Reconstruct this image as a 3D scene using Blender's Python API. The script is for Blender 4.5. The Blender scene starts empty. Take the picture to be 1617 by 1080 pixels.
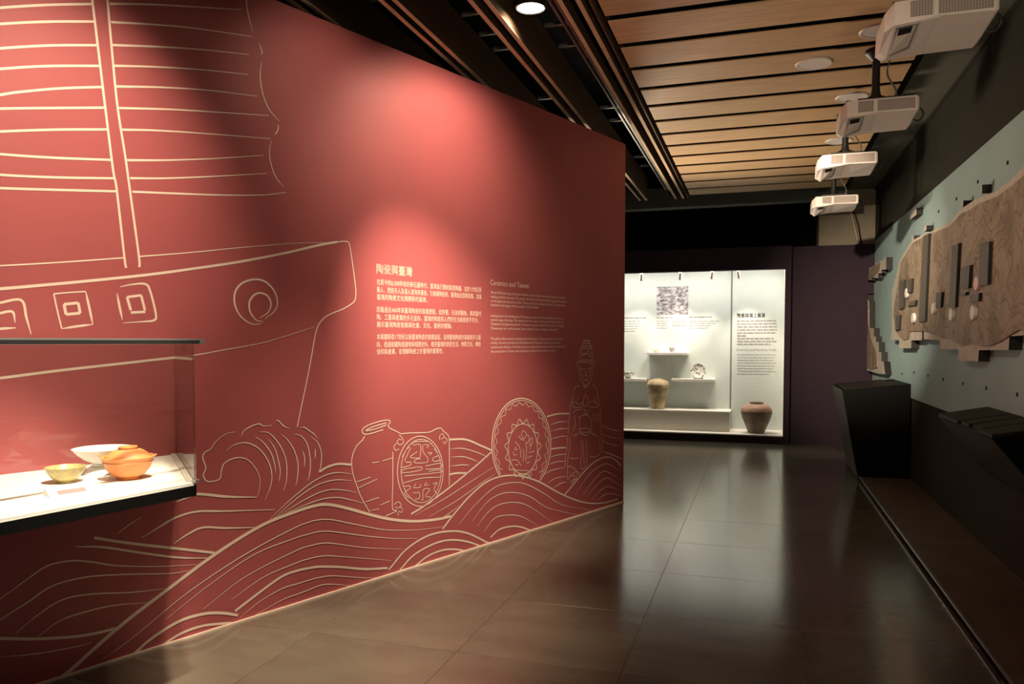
import bpy, bmesh, math, random
import numpy as np
from mathutils import Vector, Matrix
random.seed(7)
C = bpy.context.scene.collection
S = bpy.context.scene
R = math.radians

# ------------------------------------------------------------------ camera
F, CX, CY, CH = 1215.0, 808.5, 593.0, 1.5          # focal length and principal point in pixels of the 1617x1080 frame
PITCH = math.atan((CY - 540) / F)
YAW = math.atan((1200 - CX) / F * math.cos(PITCH))
cam = bpy.data.cameras.new('camera'); cam.sensor_width = 36; cam.lens = F / 1617 * 36
cam.shift_y = (CY - 540) / 1617; cam.clip_start = 0.05
co = bpy.data.objects.new('camera', cam); C.objects.link(co)
co.location = (0, 0, CH); co.rotation_euler = (R(90) - PITCH, 0, YAW)
S.camera = co
# ------------------------------------------------------------------ world, exposure
S.view_settings.view_transform = 'Standard'; S.view_settings.look = 'None'
S.view_settings.gamma = 1; S.view_settings.use_curve_mapping = False
S.view_settings.exposure = 0.0
w = bpy.data.worlds.new('world'); S.world = w; w.use_nodes = True
w.node_tree.nodes['Background'].inputs[0].default_value = (1.0, 0.86, 0.72, 1)
w.node_tree.nodes['Background'].inputs[1].default_value = 0.06

WARM = (1.0, 0.80, 0.58)
def spot(name, loc, target, power, angle, blend=0.8, col=WARM, radius=0.05):
    l = bpy.data.lights.new(name, 'SPOT'); l.energy = power; l.color = col
    l.spot_size = R(angle); l.spot_blend = blend; l.shadow_soft_size = radius
    o = bpy.data.objects.new(name, l); C.objects.link(o); o.location = loc
    o.rotation_euler = (Vector(target) - Vector(loc)).to_track_quat('-Z', 'Y').to_euler()
    return o

# ------------------------------------------------------------------ maths: pixel of the photograph -> ray -> surface
fw = np.array([-math.sin(YAW) * math.cos(PITCH), math.cos(YAW) * math.cos(PITCH), -math.sin(PITCH)])
rt = np.array([math.cos(YAW), math.sin(YAW), 0.0]); upv = np.cross(rt, fw); O = np.array([0, 0, CH])
def ray(x, y): return fw + rt * (x - CX) / F + upv * (CY - y) / F
def onz(x, y, z): r = ray(x, y); return O + r * (z - CH) / r[2]
def onx(x, y, X): r = ray(x, y); return O + r * X / r[0]
def ony(x, y, Y): r = ray(x, y); return O + r * Y / r[1]
WC = np.array([-2.376, 4.092]); WD = np.array([0.3605, 0.9327]); WD /= np.linalg.norm(WD)
WN = np.array([WD[1], -WD[0]])                       # towards the visitor
def onwall(x, y):
    r = ray(x, y); t = (WC @ WN) / (r[:2] @ WN); p = O + r * t
    return float((p[:2] - WC) @ WD), float(p[2])
def wpt(s, z, off=0.0):
    q = WC + WD * s + WN * off
    return (q[0], q[1], z)

# ------------------------------------------------------------------ materials
MATS = {}
def mat(name, col, rough=0.6, var=0.0, vscale=8.0, bump=0.0, bscale=60.0, metal=0.0, spec=0.5, rand=0.0, stretch=None, emit=None, estr=1.0, rvar=0.0):
    m = bpy.data.materials.new(name); m.use_nodes = True; nt = m.node_tree; b = nt.nodes['Principled BSDF']
    b.inputs['Base Color'].default_value = (*col, 1); b.inputs['Roughness'].default_value = rough
    b.inputs['Metallic'].default_value = metal; b.inputs['Specular IOR Level'].default_value = spec
    N = nt.nodes.new; L = nt.links.new
    tc = N('ShaderNodeTexCoord'); mp = N('ShaderNodeMapping'); L(tc.outputs['Object'], mp.inputs['Vector'])
    if stretch: mp.inputs['Scale'].default_value = stretch
    if rand:
        oi = N('ShaderNodeObjectInfo'); ml = N('ShaderNodeMath'); ml.operation = 'MULTIPLY'; ml.inputs[1].default_value = 37.0
        L(oi.outputs['Random'], ml.inputs[0]); L(ml.outputs[0], mp.inputs['Location'])
    ns = N('ShaderNodeTexNoise'); ns.inputs['Scale'].default_value = vscale; ns.inputs['Detail'].default_value = 6
    L(mp.outputs[0], ns.inputs['Vector'])
    if var or rand:
        hs = N('ShaderNodeHueSaturation'); hs.inputs['Color'].default_value = (*col, 1)
        mr = N('ShaderNodeMapRange'); mr.inputs['From Min'].default_value = 0.3; mr.inputs['From Max'].default_value = 0.7
        mr.inputs['To Min'].default_value = 1 - var; mr.inputs['To Max'].default_value = 1 + var
        L(ns.outputs['Fac'], mr.inputs['Value'])
        src = mr.outputs[0]
        if rand:
            m2 = N('ShaderNodeMapRange'); m2.inputs['To Min'].default_value = 1 - rand; m2.inputs['To Max'].default_value = 1 + rand
            L(oi.outputs['Random'], m2.inputs['Value'])
            mm = N('ShaderNodeMath'); mm.operation = 'MULTIPLY'; L(src, mm.inputs[0]); L(m2.outputs[0], mm.inputs[1]); src = mm.outputs[0]
        L(src, hs.inputs['Value']); L(hs.outputs[0], b.inputs['Base Color'])
    if rvar:
        m3 = N('ShaderNodeMapRange'); m3.inputs['From Min'].default_value = 0.3; m3.inputs['From Max'].default_value = 0.7
        m3.inputs['To Min'].default_value = rough - rvar; m3.inputs['To Max'].default_value = rough + rvar
        L(ns.outputs['Fac'], m3.inputs['Value']); L(m3.outputs[0], b.inputs['Roughness'])
    if bump:
        n2 = N('ShaderNodeTexNoise'); n2.inputs['Scale'].default_value = bscale; n2.inputs['Detail'].default_value = 4
        L(mp.outputs[0], n2.inputs['Vector'])
        bp = N('ShaderNodeBump'); bp.inputs['Strength'].default_value = bump; bp.inputs['Distance'].default_value = 0.01
        L(n2.outputs['Fac'], bp.inputs['Height']); L(bp.outputs[0], b.inputs['Normal'])
    if emit:
        b.inputs['Emission Color'].default_value = (*emit, 1); b.inputs['Emission Strength'].default_value = estr
    MATS[name] = m
    return m

mat('red_paint', (0.41, 0.098, 0.104), 0.55, var=0.03, vscale=3, bump=0.02, bscale=150, spec=0.3)
mat('cream_print', (0.86, 0.68, 0.56), 0.55, var=0.03)
MATS_TILE = mat('stone_tile', (0.125, 0.112, 0.084), 0.165, var=0.16, vscale=3, bump=0.0, bscale=9, rand=0.14, stretch=(0.8, 1.8, 1), spec=0.9, rvar=0.012)
MATS_TILE.node_tree.nodes['Principled BSDF'].inputs['IOR'].default_value = 1.7
mat('grout', (0.10, 0.09, 0.075), 0.8)
mat('dark_plaster', (0.042, 0.041, 0.032), 0.9, var=0.1, bump=0.05, spec=0.15)
mat('olive_plaster', (0.11, 0.11, 0.085), 0.85, var=0.08)
mat('pillar_plaster', (0.27, 0.23, 0.17), 0.85, var=0.06)
mat('black_void', (0.004, 0.004, 0.004), 0.9, spec=0.05)
mat('bulkhead_grey', (0.055, 0.06, 0.055), 0.8, var=0.1)
mat('purple_paint', (0.042, 0.027, 0.040), 0.8, var=0.05, spec=0.1)
mat('wood_slat', (0.57, 0.37, 0.19), 0.5, var=0.16, vscale=6, stretch=(0.6, 9, 9), rand=0.10, bump=0.03, bscale=40)
mat('lip_wood', (0.62, 0.45, 0.29), 0.8, var=0.2, vscale=5, stretch=(9, 0.8, 9))
mat('beam_brown', (0.11, 0.068, 0.040), 0.75, var=0.15, vscale=4, stretch=(6, 0.5, 6), spec=0.2)
mat('black_metal', (0.012, 0.012, 0.012), 0.45, var=0.05)
mat('steel', (0.42, 0.42, 0.42), 0.35, var=0.05, metal=0.8)
mat('grey_duct', (0.10, 0.105, 0.10), 0.6, var=0.1)
mat('white_plastic', (0.74, 0.70, 0.67), 0.45, var=0.02)
mat('projector_shell', (0.72, 0.66, 0.62), 0.42, var=0.03)
mat('recess_grey', (0.26, 0.24, 0.22), 0.5)
mat('lens_glass', (0.02, 0.02, 0.022), 0.08)
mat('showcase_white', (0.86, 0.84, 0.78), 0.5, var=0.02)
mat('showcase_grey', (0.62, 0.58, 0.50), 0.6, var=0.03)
mat('panel_pale_blue', (0.62, 0.69, 0.68), 0.6, var=0.02)
mat('panel_seam', (0.2, 0.22, 0.24), 0.7)
mat('print_grey', (0.33, 0.31, 0.32), 0.7)
mat('print_light_grey', (0.42, 0.41, 0.41), 0.7)
mat('blue_panel', (0.37, 0.53, 0.54), 0.65, var=0.05, vscale=2, bump=0.02)
mat('map_edge', (0.60, 0.55, 0.47), 0.7, var=0.12, vscale=14)
mat('plaque_dark', (0.115, 0.095, 0.075), 0.6, var=0.35, vscale=30, stretch=(1, 1, 5))
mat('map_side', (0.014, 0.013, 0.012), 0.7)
mat('marker_white', (0.85, 0.83, 0.80), 0.5)
mat('marker_pink', (0.80, 0.55, 0.52), 0.5)
mat('console_black', (0.003, 0.003, 0.003), 0.5, var=0.1, rvar=0.05, spec=0.15)
mat('console_lit', (0.030, 0.031, 0.031), 0.40, var=0.1, spec=0.3)  # paler copy of the console black, light on the side put into colour
mat('console_top', (0.020, 0.015, 0.011), 0.5, spec=0.2, var=0.25, vscale=14)
mat('ledge_stone', (0.115, 0.088, 0.066), 0.45, var=0.22, vscale=5, bump=0.03, bscale=20)
mat('lamp_glow', (1, 0.9, 0.75), 0.5, emit=(1.0, 0.86, 0.62), estr=14)
mat('terracotta', (0.70, 0.26, 0.085), 0.55, var=0.12, vscale=22)
mat('olive_glaze', (0.50, 0.42, 0.19), 0.3, var=0.25, vscale=40)
mat('white_glaze', (0.84, 0.84, 0.80), 0.25, var=0.03)
mat('card_white', (0.88, 0.86, 0.82), 0.6)
mat('card_pink', (0.62, 0.22, 0.22), 0.6)
mat('jar_tan', (0.40, 0.31, 0.17), 0.5, var=0.55, vscale=9, bump=0.2, bscale=30)
mat('jar_brown', (0.19, 0.145, 0.10), 0.5, var=0.55, vscale=7, bump=0.15, bscale=25)
mat('jar_shoulder', (0.40, 0.235, 0.16), 0.5, var=0.2, vscale=10)
mat('grey_glaze', (0.36, 0.35, 0.34), 0.4, var=0.3, vscale=30)
mat('cream_glaze', (0.72, 0.66, 0.46), 0.4, var=0.1)

def glassmat():
    m = bpy.data.materials.new('clear_glass'); m.use_nodes = True; nt = m.node_tree; nt.nodes.clear()
    N = nt.nodes.new; o = N('ShaderNodeOutputMaterial'); mx = N('ShaderNodeMixShader'); lw = N('ShaderNodeLayerWeight'); lw.inputs['Blend'].default_value = 0.5
    pw = N('ShaderNodeMath'); pw.operation = 'POWER'; pw.inputs[1].default_value = 5.0; nt.links.new(lw.outputs['Facing'], pw.inputs[0])
    f = N('ShaderNodeMath'); f.operation = 'MULTIPLY_ADD'; f.inputs[1].default_value = 0.95; f.inputs[2].default_value = 0.045; nt.links.new(pw.outputs[0], f.inputs[0])
    t = N('ShaderNodeBsdfTransparent'); t.inputs[0].default_value = (0.975, 0.985, 0.98, 1)
    g = N('ShaderNodeBsdfGlossy'); g.inputs['Roughness'].default_value = 0.0
    nt.links.new(f.outputs[0], mx.inputs[0]); nt.links.new(t.outputs[0], mx.inputs[1]); nt.links.new(g.outputs[0], mx.inputs[2]); nt.links.new(mx.outputs[0], o.inputs[0])
    MATS['clear_glass'] = m
glassmat()

def ramp(nt, stops):
    r = nt.nodes.new('ShaderNodeValToRGB'); e = r.color_ramp.elements
    while len(e) < len(stops): e.new(0.5)
    for k, (p, c) in zip(e, stops): k.position = p; k.color = (*c, 1)
    return r
def terrainmat():
    m = mat('terrain_print', (0.4, 0.3, 0.2), 0.7); nt = m.node_tree; N = nt.nodes.new; L = nt.links.new; b = nt.nodes['Principled BSDF']
    tc = N('ShaderNodeTexCoord'); n = N('ShaderNodeTexNoise'); n.inputs['Scale'].default_value = 1.6; n.inputs['Detail'].default_value = 2.5
    L(tc.outputs['Object'], n.inputs['Vector'])
    k = N('ShaderNodeMath'); k.operation = 'MULTIPLY'; k.inputs[1].default_value = 16; L(n.outputs['Fac'], k.inputs[0])
    fr = N('ShaderNodeMath'); fr.operation = 'FRACT'; L(k.outputs[0], fr.inputs[0])
    r1 = ramp(nt, [(0.0, (0.20, 0.155, 0.11)), (0.06, (0.22, 0.17, 0.12)), (0.14, (0.42, 0.335, 0.25)), (0.9, (0.38, 0.295, 0.22)), (1.0, (0.30, 0.23, 0.16))]); L(fr.outputs[0], r1.inputs[0])
    n2 = N('ShaderNodeTexNoise'); n2.inputs['Scale'].default_value = 2.3; n2.inputs['Detail'].default_value = 5; L(tc.outputs['Object'], n2.inputs['Vector'])
    r2 = ramp(nt, [(0.35, (0.62, 0.60, 0.56)), (0.5, (1, 1, 1)), (0.68, (0.70, 0.66, 0.60))]); L(n2.outputs['Fac'], r2.inputs[0])
    mx = N('ShaderNodeMix'); mx.data_type = 'RGBA'; mx.blend_type = 'MULTIPLY'; mx.inputs['Factor'].default_value = 1
    L(r1.outputs[0], mx.inputs[6]); L(r2.outputs[0], mx.inputs[7])
    vo = N('ShaderNodeTexVoronoi'); vo.feature = 'DISTANCE_TO_EDGE'; vo.inputs['Scale'].default_value = 3.6; L(tc.outputs['Object'], vo.inputs['Vector'])
    r3 = ramp(nt, [(0.010, (0.80, 0.77, 0.74)), (0.03, (1, 1, 1))]); L(vo.outputs['Distance'], r3.inputs[0])
    m4 = N('ShaderNodeMix'); m4.data_type = 'RGBA'; m4.blend_type = 'MULTIPLY'; m4.inputs['Factor'].default_value = 1
    L(mx.outputs[2], m4.inputs[6]); L(r3.outputs[0], m4.inputs[7]); L(m4.outputs[2], b.inputs['Base Color'])
terrainmat()
def ventmat():
    m = mat('vent_mesh', (0.3, 0.25, 0.22), 0.6); nt = m.node_tree; N = nt.nodes.new; L = nt.links.new; b = nt.nodes['Principled BSDF']
    tc = N('ShaderNodeTexCoord'); br = N('ShaderNodeTexBrick'); br.offset = 0; br.inputs['Scale'].default_value = 1.0
    br.inputs['Color1'].default_value = (0.10, 0.08, 0.07, 1); br.inputs['Color2'].default_value = (0.12, 0.095, 0.08, 1); br.inputs['Mortar'].default_value = (0.42, 0.36, 0.33, 1)
    br.inputs['Brick Width'].default_value = 0.012; br.inputs['Row Height'].default_value = 0.008; br.inputs['Mortar Size'].default_value = 0.0022
    sw = N('ShaderNodeMapping'); sw.inputs['Rotation'].default_value = (R(90), 0, 0)
    L(tc.outputs['Object'], sw.inputs[0]); L(sw.outputs[0], br.inputs['Vector']); L(br.outputs[0], b.inputs['Base Color'])
ventmat()
def engravingmat():
    m = mat('engraving_print', (0.5, 0.5, 0.5), 0.7); nt = m.node_tree; N = nt.nodes.new; L = nt.links.new; b = nt.nodes['Principled BSDF']
    tc = N('ShaderNodeTexCoord'); mp = N('ShaderNodeMapping'); mp.inputs['Scale'].default_value = (9, 1, 16); L(tc.outputs['Object'], mp.inputs[0])
    n = N('ShaderNodeTexNoise'); n.inputs['Scale'].default_value = 1.6; n.inputs['Detail'].default_value = 9; n.inputs['Roughness'].default_value = 0.7; L(mp.outputs[0], n.inputs['Vector'])
    r = ramp(nt, [(0.36, (0.08, 0.075, 0.10)), (0.50, (0.33, 0.32, 0.35)), (0.58, (0.66, 0.66, 0.67))]); L(n.outputs['Fac'], r.inputs[0]); L(r.outputs[0], b.inputs['Base Color'])
engravingmat()
def patternmat(name, base, ink, scale):
    m = mat(name, base, 0.25); nt = m.node_tree; N = nt.nodes.new; L = nt.links.new; b = nt.nodes['Principled BSDF']
    tc = N('ShaderNodeTexCoord'); v = N('ShaderNodeTexVoronoi'); v.inputs['Scale'].default_value = scale; L(tc.outputs['Object'], v.inputs['Vector'])
    r = ramp(nt, [(0.28, ink), (0.42, base)]); L(v.outputs['Distance'], r.inputs[0]); L(r.outputs[0], b.inputs['Base Color'])
patternmat('painted_glaze', (0.80, 0.79, 0.75), (0.10, 0.10, 0.13), 26)

# ------------------------------------------------------------------ helpers
def obj(name, mesh, m=None, parent=None, loc=None):
    o = bpy.data.objects.new(name, mesh); C.objects.link(o)
    if m and mesh is not None and not mesh.materials: mesh.materials.append(MATS[m])
    if parent: o.parent = parent
    if loc is not None: o.location = loc
    return o
def tag(o, label, cat, group=None):
    o['label'] = label; o['category'] = cat
    if group: o['group'] = group
    return o
def struct(o, label=None, cat=None):
    o['kind'] = 'structure'
    if label: o['label'] = label
    if cat: o['category'] = cat
    return o
def empty(name, loc=(0, 0, 0), rz=0):
    o = bpy.data.objects.new(name, None); C.objects.link(o); o.location = loc; o.rotation_euler = (0, 0, rz); o.empty_display_size = 0.1
    return o
def meshd(name, vs, fs, m=None, smooth=False):
    me = bpy.data.meshes.new(name); me.from_pydata([tuple(map(float, v)) for v in vs], [], fs); me.update()
    bm = bmesh.new(); bm.from_mesh(me); bmesh.ops.recalc_face_normals(bm, faces=bm.faces); bm.to_mesh(me); bm.free()
    if m: me.materials.append(MATS[m])
    if smooth:
        for p in me.polygons: p.use_smooth = True
    return me
def boxm(name, a, b, m, bevel=0.0):
    (x0, y0, z0), (x1, y1, z1) = a, b
    vs = [(x, y, z) for z in (z0, z1) for y in (y0, y1) for x in (x0, x1)]
    fs = [(0, 1, 3, 2), (4, 6, 7, 5), (0, 4, 5, 1), (2, 3, 7, 6), (0, 2, 6, 4), (1, 5, 7, 3)]
    me = meshd(name, vs, fs, m)
    if bevel:
        bm = bmesh.new(); bm.from_mesh(me); bmesh.ops.bevel(bm, geom=bm.edges[:], offset=bevel, segments=1, affect='EDGES'); bm.to_mesh(me); bm.free()
    return me
def box(name, a, b, m, parent=None, bevel=0.0): return obj(name, boxm(name, a, b, m, bevel), parent=parent)
def prism(name, pts, axis, lo, hi, m, parent=None, bevel=0.0):
    """extrude a polygon: axis 'z' -> pts (x,y); 'y' -> pts (x,z); 'x' -> pts (y,z)"""
    def P(p, t): return (p[0], p[1], t) if axis == 'z' else ((p[0], t, p[1]) if axis == 'y' else (t, p[0], p[1]))
    n = len(pts); vs = [P(p, lo) for p in pts] + [P(p, hi) for p in pts]
    fs = [tuple(range(n))[::-1], tuple(range(n, 2 * n))] + [(i, (i + 1) % n, n + (i + 1) % n, n + i) for i in range(n)]
    me = meshd(name, vs, fs, m)
    if bevel:
        bm = bmesh.new(); bm.from_mesh(me); bmesh.ops.bevel(bm, geom=bm.edges[:], offset=bevel, segments=2, affect='EDGES'); bm.to_mesh(me); bm.free()
    return obj(name, me, parent=parent)
def lathem(name, prof, m, seg=40, smooth=True, wob=0.0):
    vs = []; fs = []; n = len(prof)
    for k in range(seg):
        a = 2 * math.pi * k / seg
        for (r, z) in prof:
            q = r * (1 + wob * math.sin(3 * a + 9 * z))
            vs.append((q * math.cos(a), q * math.sin(a), z))
    for k in range(seg):
        k2 = (k + 1) % seg
        for i in range(n - 1): fs.append((k * n + i, k2 * n + i, k2 * n + i + 1, k * n + i + 1))
    me = meshd(name, vs, fs, m, smooth)
    bm = bmesh.new(); bm.from_mesh(me); bmesh.ops.remove_doubles(bm, verts=bm.verts, dist=1e-5); bmesh.ops.recalc_face_normals(bm, faces=bm.faces); bm.to_mesh(me); bm.free()
    if smooth: me.set_sharp_from_angle(angle=R(38))
    return me
def tubem(name, pts, r, m, seg=8):
    pts = [Vector(p) for p in pts]; vs = []; fs = []
    for i, p in enumerate(pts):
        t = (pts[min(i + 1, len(pts) - 1)] - pts[max(i - 1, 0)]).normalized()
        a = t.cross(Vector((0, 0, 1))); a = a if a.length > 0.1 else t.cross(Vector((1, 0, 0))); a.normalize(); b = t.cross(a)
        for k in range(seg):
            an = 2 * math.pi * k / seg; vs.append(p + (a * math.cos(an) + b * math.sin(an)) * r)
    for i in range(len(pts) - 1):
        for k in range(seg): fs.append((i * seg + k, i * seg + (k + 1) % seg, (i + 1) * seg + (k + 1) % seg, (i + 1) * seg + k))
    fs.append(tuple(range(seg))); fs.append(tuple(range((len(pts) - 1) * seg, len(pts) * seg)))
    return meshd(name, vs, fs, m, True)
def crom(P, n=6):
    P = [np.array(p, float) for p in P]
    if len(P) < 3: n = 2
    Q = [2 * P[0] - P[1]] + P + [2 * P[-1] - P[-2]]; out = []
    for i in range(1, len(Q) - 2):
        p0, p1, p2, p3 = Q[i - 1:i + 3]
        for k in range(n):
            t = k / n; out.append(0.5 * ((2 * p1) + (p2 - p0) * t + (2 * p0 - 5 * p1 + 4 * p2 - p3) * t * t + (3 * p1 - p0 - 3 * p2 + p3) * t ** 3))
    out.append(P[-1]); return out
def copy_tree(o, parent=None):
    c = o.copy(); C.objects.link(c); c.parent = parent
    for ch in list(o.children): copy_tree(ch, c)
    return c

# ================================================================== THE SETTING
# ---- floor: square stone tiles on a 0.8 m grid
fl = struct(box('floor', (-7.0, -2.2, -0.06), (1.6, 12.9, -0.006), 'grout'), 'dark polished stone tiled floor of the gallery', 'floor')
tile = boxm('tile', (-0.3993, -0.3993, -0.006), (0.3993, 0.3993, 0.0), 'stone_tile', bevel=0.0008)
for i in range(-6, 4):
    for j in range(-6, 12):
        x = -1.38 + 0.8 * i + 0.4; y = 3.41 + 0.8 * j + 0.4
        if x > 1.5 or y > 12.6: continue
        o = obj('tile', tile, parent=fl, loc=(x, y, 0))
        o.rotation_euler = (random.uniform(-.0006, .0006), random.uniform(-.0006, .0006), 0)
# ---- right wall, soffit, far walls
struct(box('wall_right', (1.55, -2.2, -0.06), (1.75, 12.9, 4.4), 'dark_plaster'), 'dark plaster side wall right of the corridor', 'wall')
struct(box('ceiling', (-7.0, -2.2, 4.35), (1.75, 12.9, 4.5), 'black_void'), 'black void ceiling above the beams', 'ceiling')
so = struct(box('trim_1', (1.16, -2.2, 3.68), (1.55, 12.1, 3.95), 'olive_plaster'), 'olive grey soffit along the right wall top', 'soffit')
box('shadow_gap', (1.525, -2.2, 3.655), (1.55, 12.1, 3.68), 'dark_plaster', parent=so)
struct(box('wall_back', (-7.0, 12.75, -0.06), (1.55, 12.9, 4.4), 'black_void'), 'black wall above and behind the far showcase', 'wall')
struct(box('trim_2', (-7.0, 10.72, 3.33), (1.0, 10.92, 3.60), 'bulkhead_grey'), 'grey bulkhead beam across the end of the wooden ceiling', 'beam')
pil = struct(box('trim_3', (0.80, 12.16, 2.895), (1.55, 12.7, 3.70), 'pillar_plaster'), 'beige pillar above the purple wall in the far right corner', 'pillar')
obj('conduit', tubem('conduit', [(1.16, 12.13, 3.62), (1.20, 12.12, 3.45), (1.27, 12.12, 3.18), (1.33, 12.13, 2.90)], 0.012, 'lip_wood'), parent=pil)
obj('conduit', tubem('conduit', [(1.20, 12.13, 3.62), (1.24, 12.12, 3.45), (1.32, 12.12, 3.18), (1.37, 12.13, 2.90)], 0.010, 'black_metal'), parent=pil)
struct(box('wall_far', (0.42, 12.05, 0.0), (1.55, 12.18, 2.893), 'purple_paint'), 'dark purple wall right of the lit showcase', 'wall')
# ---- low stone ledge with a metal nosing along the right wall
lg = struct(box('trim_4', (1.05, -2.2, 0.0), (1.55, 9.05, 0.040), 'ledge_stone'), 'low brown stone ledge along the right wall', 'ledge')
box('blackout_strip', (1.046, -2.2, 0.0), (1.051, 9.05, 0.032), 'black_void', parent=lg)  # black strip added over the ledge front so that it never shows lit
box('metal_edge', (1.042, -2.2, 0.032), (1.054, 9.05, 0.045), 'steel', parent=lg)

# ---- the big red partition wall
def wallbox(name, s0, s1, z0, z1, off0, off1, m, parent=None):
    vs = [wpt(s, z, f) for z in (z0, z1) for f in (off0, off1) for s in (s0, s1)]
    return obj(name, meshd(name, vs, [(0, 1, 3, 2), (4, 6, 7, 5), (0, 4, 5, 1), (2, 3, 7, 6), (0, 2, 6, 4), (1, 5, 7, 3)], m), parent=parent)
def wtop(s): return 3.36 - 0.009 * (s + 0.45) - 0.004 * max(0, s - 1.5) ** 2
def wallpanel(name, s0, s1, off0, off1, m, parent=None, n=10):
    vs = []; fs = []
    for k in range(n + 1):
        s = s0 + (s1 - s0) * k / n
        vs += [wpt(s, 0, off0), wpt(s, wtop(s), off0), wpt(s, wtop(s), off1), wpt(s, 0, off1)]
    for k in range(n):
        for i in range(4): fs.append((4 * k + i, 4 * k + (i + 1) % 4, 4 * k + 4 + (i + 1) % 4, 4 * k + 4 + i))
    fs += [(0, 1, 2, 3), tuple(4 * n + i for i in range(4))]
    return obj(name, meshd(name, vs, fs, m), parent=parent)
SE = 3.262; SM = onwall(889, 400)[0]
rw = struct(wallpanel('wall_left', -6.0, SE - 0.004, -0.20, -0.012, 'red_paint'), 'tall red partition wall with cream line drawings of ship and waves', 'wall')
wallpanel('panel', -6.0, SM - 0.001, -0.012, 0.0, 'red_paint', rw)
wallpanel('panel', SM + 0.001, SE, -0.012, 0.0, 'red_paint', rw)
struct(wallbox('baseboard_left', -6.0, SE, 0.0, 0.010, 0.0, 0.010, 'cream_print'), 'thin cream edge strip at foot of the red wall', 'baseboard')

# ---- line drawings printed on the red wall
def strokes(name, lst, org, sc, parent=rw):
    """lst: (width_m, taper, [points in zoomed pixels])"""
    vs = []; fs = []
    for (wd, tp, pts) in lst:
        q = [onwall(org[0] + x / sc, org[1] + y / sc) for x, y in pts]
        q = crom(q, 7); n = len(q)
        for i in range(n):
            a = q[max(i - 1, 0)]; b = q[min(i + 1, n - 1)]; t = np.array(b) - np.array(a); t /= (np.linalg.norm(t) + 1e-9)
            nn = np.array([-t[1], t[0]]); u = i / (n - 1)
            k = 1.0
            if tp: k = min(1, 0.3 + 2.4 * min(u, 1 - u)) if tp == 1 else (1 - 0.7 * u)
            for sg in (-1, 1):
                p = np.array(q[i]) + nn * sg * wd * k / 2
                vs.append(wpt(p[0], max(0.012, p[1]), 0.0018))
        b0 = len(vs) - 2 * n
        for i in range(n - 1): fs.append((b0 + 2 * i, b0 + 2 * i + 1, b0 + 2 * i + 3, b0 + 2 * i + 2))
    return obj(name, meshd(name, vs, fs, 'cream_print'), parent=parent)
A, B, D = 0.0105, 0.0065, 0.0050
z1 = ((0, 0), 3.369)
sail = []
for p in [[(-400, 75), (0, 42), (250, 27), (490, 22)], [(-400, 160), (0, 128), (250, 116), (500, 115)], [(-400, 290), (0, 258), (250, 243), (515, 241)], [(-400, 400), (0, 367), (250, 352), (528, 351)],
          [(-400, 575), (0, 505), (130, 487), (330, 470), (543, 463)], [(-400, 588), (0, 578), (555, 573)], [(-400, 720), (0, 700), (300, 690), (570, 689)], [(-400, 780), (0, 820), (300, 840), (593, 851)],
          [(-400, 895), (0, 930), (300, 944), (606, 949)], [(-400, 985), (0, 1001), (300, 1010), (615, 1018)]]: sail.append((A, 0, p))
for p in [[(583, 21), (800, 24), (1040, 37), (1285, 52)], [(590, 118), (800, 130), (1030, 150), (1340, 195)], [(596, 240), (860, 250), (1080, 265), (1325, 290)], [(605, 350), (850, 357), (1080, 372), (1320, 397)],
          [(618, 460), (860, 465), (1100, 480), (1370, 512)], [(632, 575), (900, 582), (1200, 600), (1430, 615)], [(650, 690), (850, 695), (1150, 715), (1440, 738)], [(675, 852), (900, 852), (1150, 843), (1400, 826)],
          [(692, 948), (900, 948), (1200, 935), (1420, 922)], [(703, 1020), (1000, 1032), (1200, 1038), (1400, 1037), (1520, 1023)]]: sail.append((A, 2, p))
for p in [[(1300, -120), (1310, 0), (1318, 70), (1345, 175)], [(1378, 232), (1392, 270), (1390, 290)], [(1390, 330), (1383, 400), (1395, 490), (1430, 580), (1485, 645)], [(1480, 660), (1478, 690), (1460, 720)], [(1443, 750), (1432, 800), (1440, 870), (1465, 940), (1505, 992)]]: sail.append((B, 1, p))
sail.append((A, 0, [(478, -110), (490, 0), (520, 250), (560, 580), (600, 900), (620, 1010), (660, 1361), (670, 1425)]))
sail.append((A, 0, [(564, -110), (571, 0), (600, 330), (625, 575), (665, 830), (690, 1010), (738, 1364), (740, 1421)]))
strokes('sail_drawing', sail, *z1)
hull = []
def px(*p): return [(x * 1.0, y * 1.0) for x, y in p]
hull += [(B, 0, px((-120, 425), (0, 419.6), (98, 414), (196, 407))), (B, 2, px((219, 405), (297, 399), (383, 390.6), (467, 384), (522, 383)))]
hull += [(0.013, 0, px((-120, 464), (0, 456), (119, 445.5), (223, 435), (300, 425), (374, 414), (448, 400), (504, 387), (532, 382)))]
hull += [(B, 0, px((532, 382), (547, 381.3), (552, 388), (557, 421), (560.7, 449), (561.6, 466), (558, 477), (541, 488), (519, 497), (506, 508), (499.5, 521), (495, 542), (492, 560), (484.4, 600), (469, 674)))]
hull += [(0.012, 0, px((-120, 611), (0, 597), (89, 585.5), (178, 575.5), (280, 564))), (B, 2, px((280, 564), (311, 560), (356, 552), (411, 542), (448, 531.6), (497, 516)))]
def zz(pts, o, s): return [(o[0] + x / s, o[1] + y / s) for x, y in pts]
o2, s2 = (0, 300), 3.369
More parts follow.
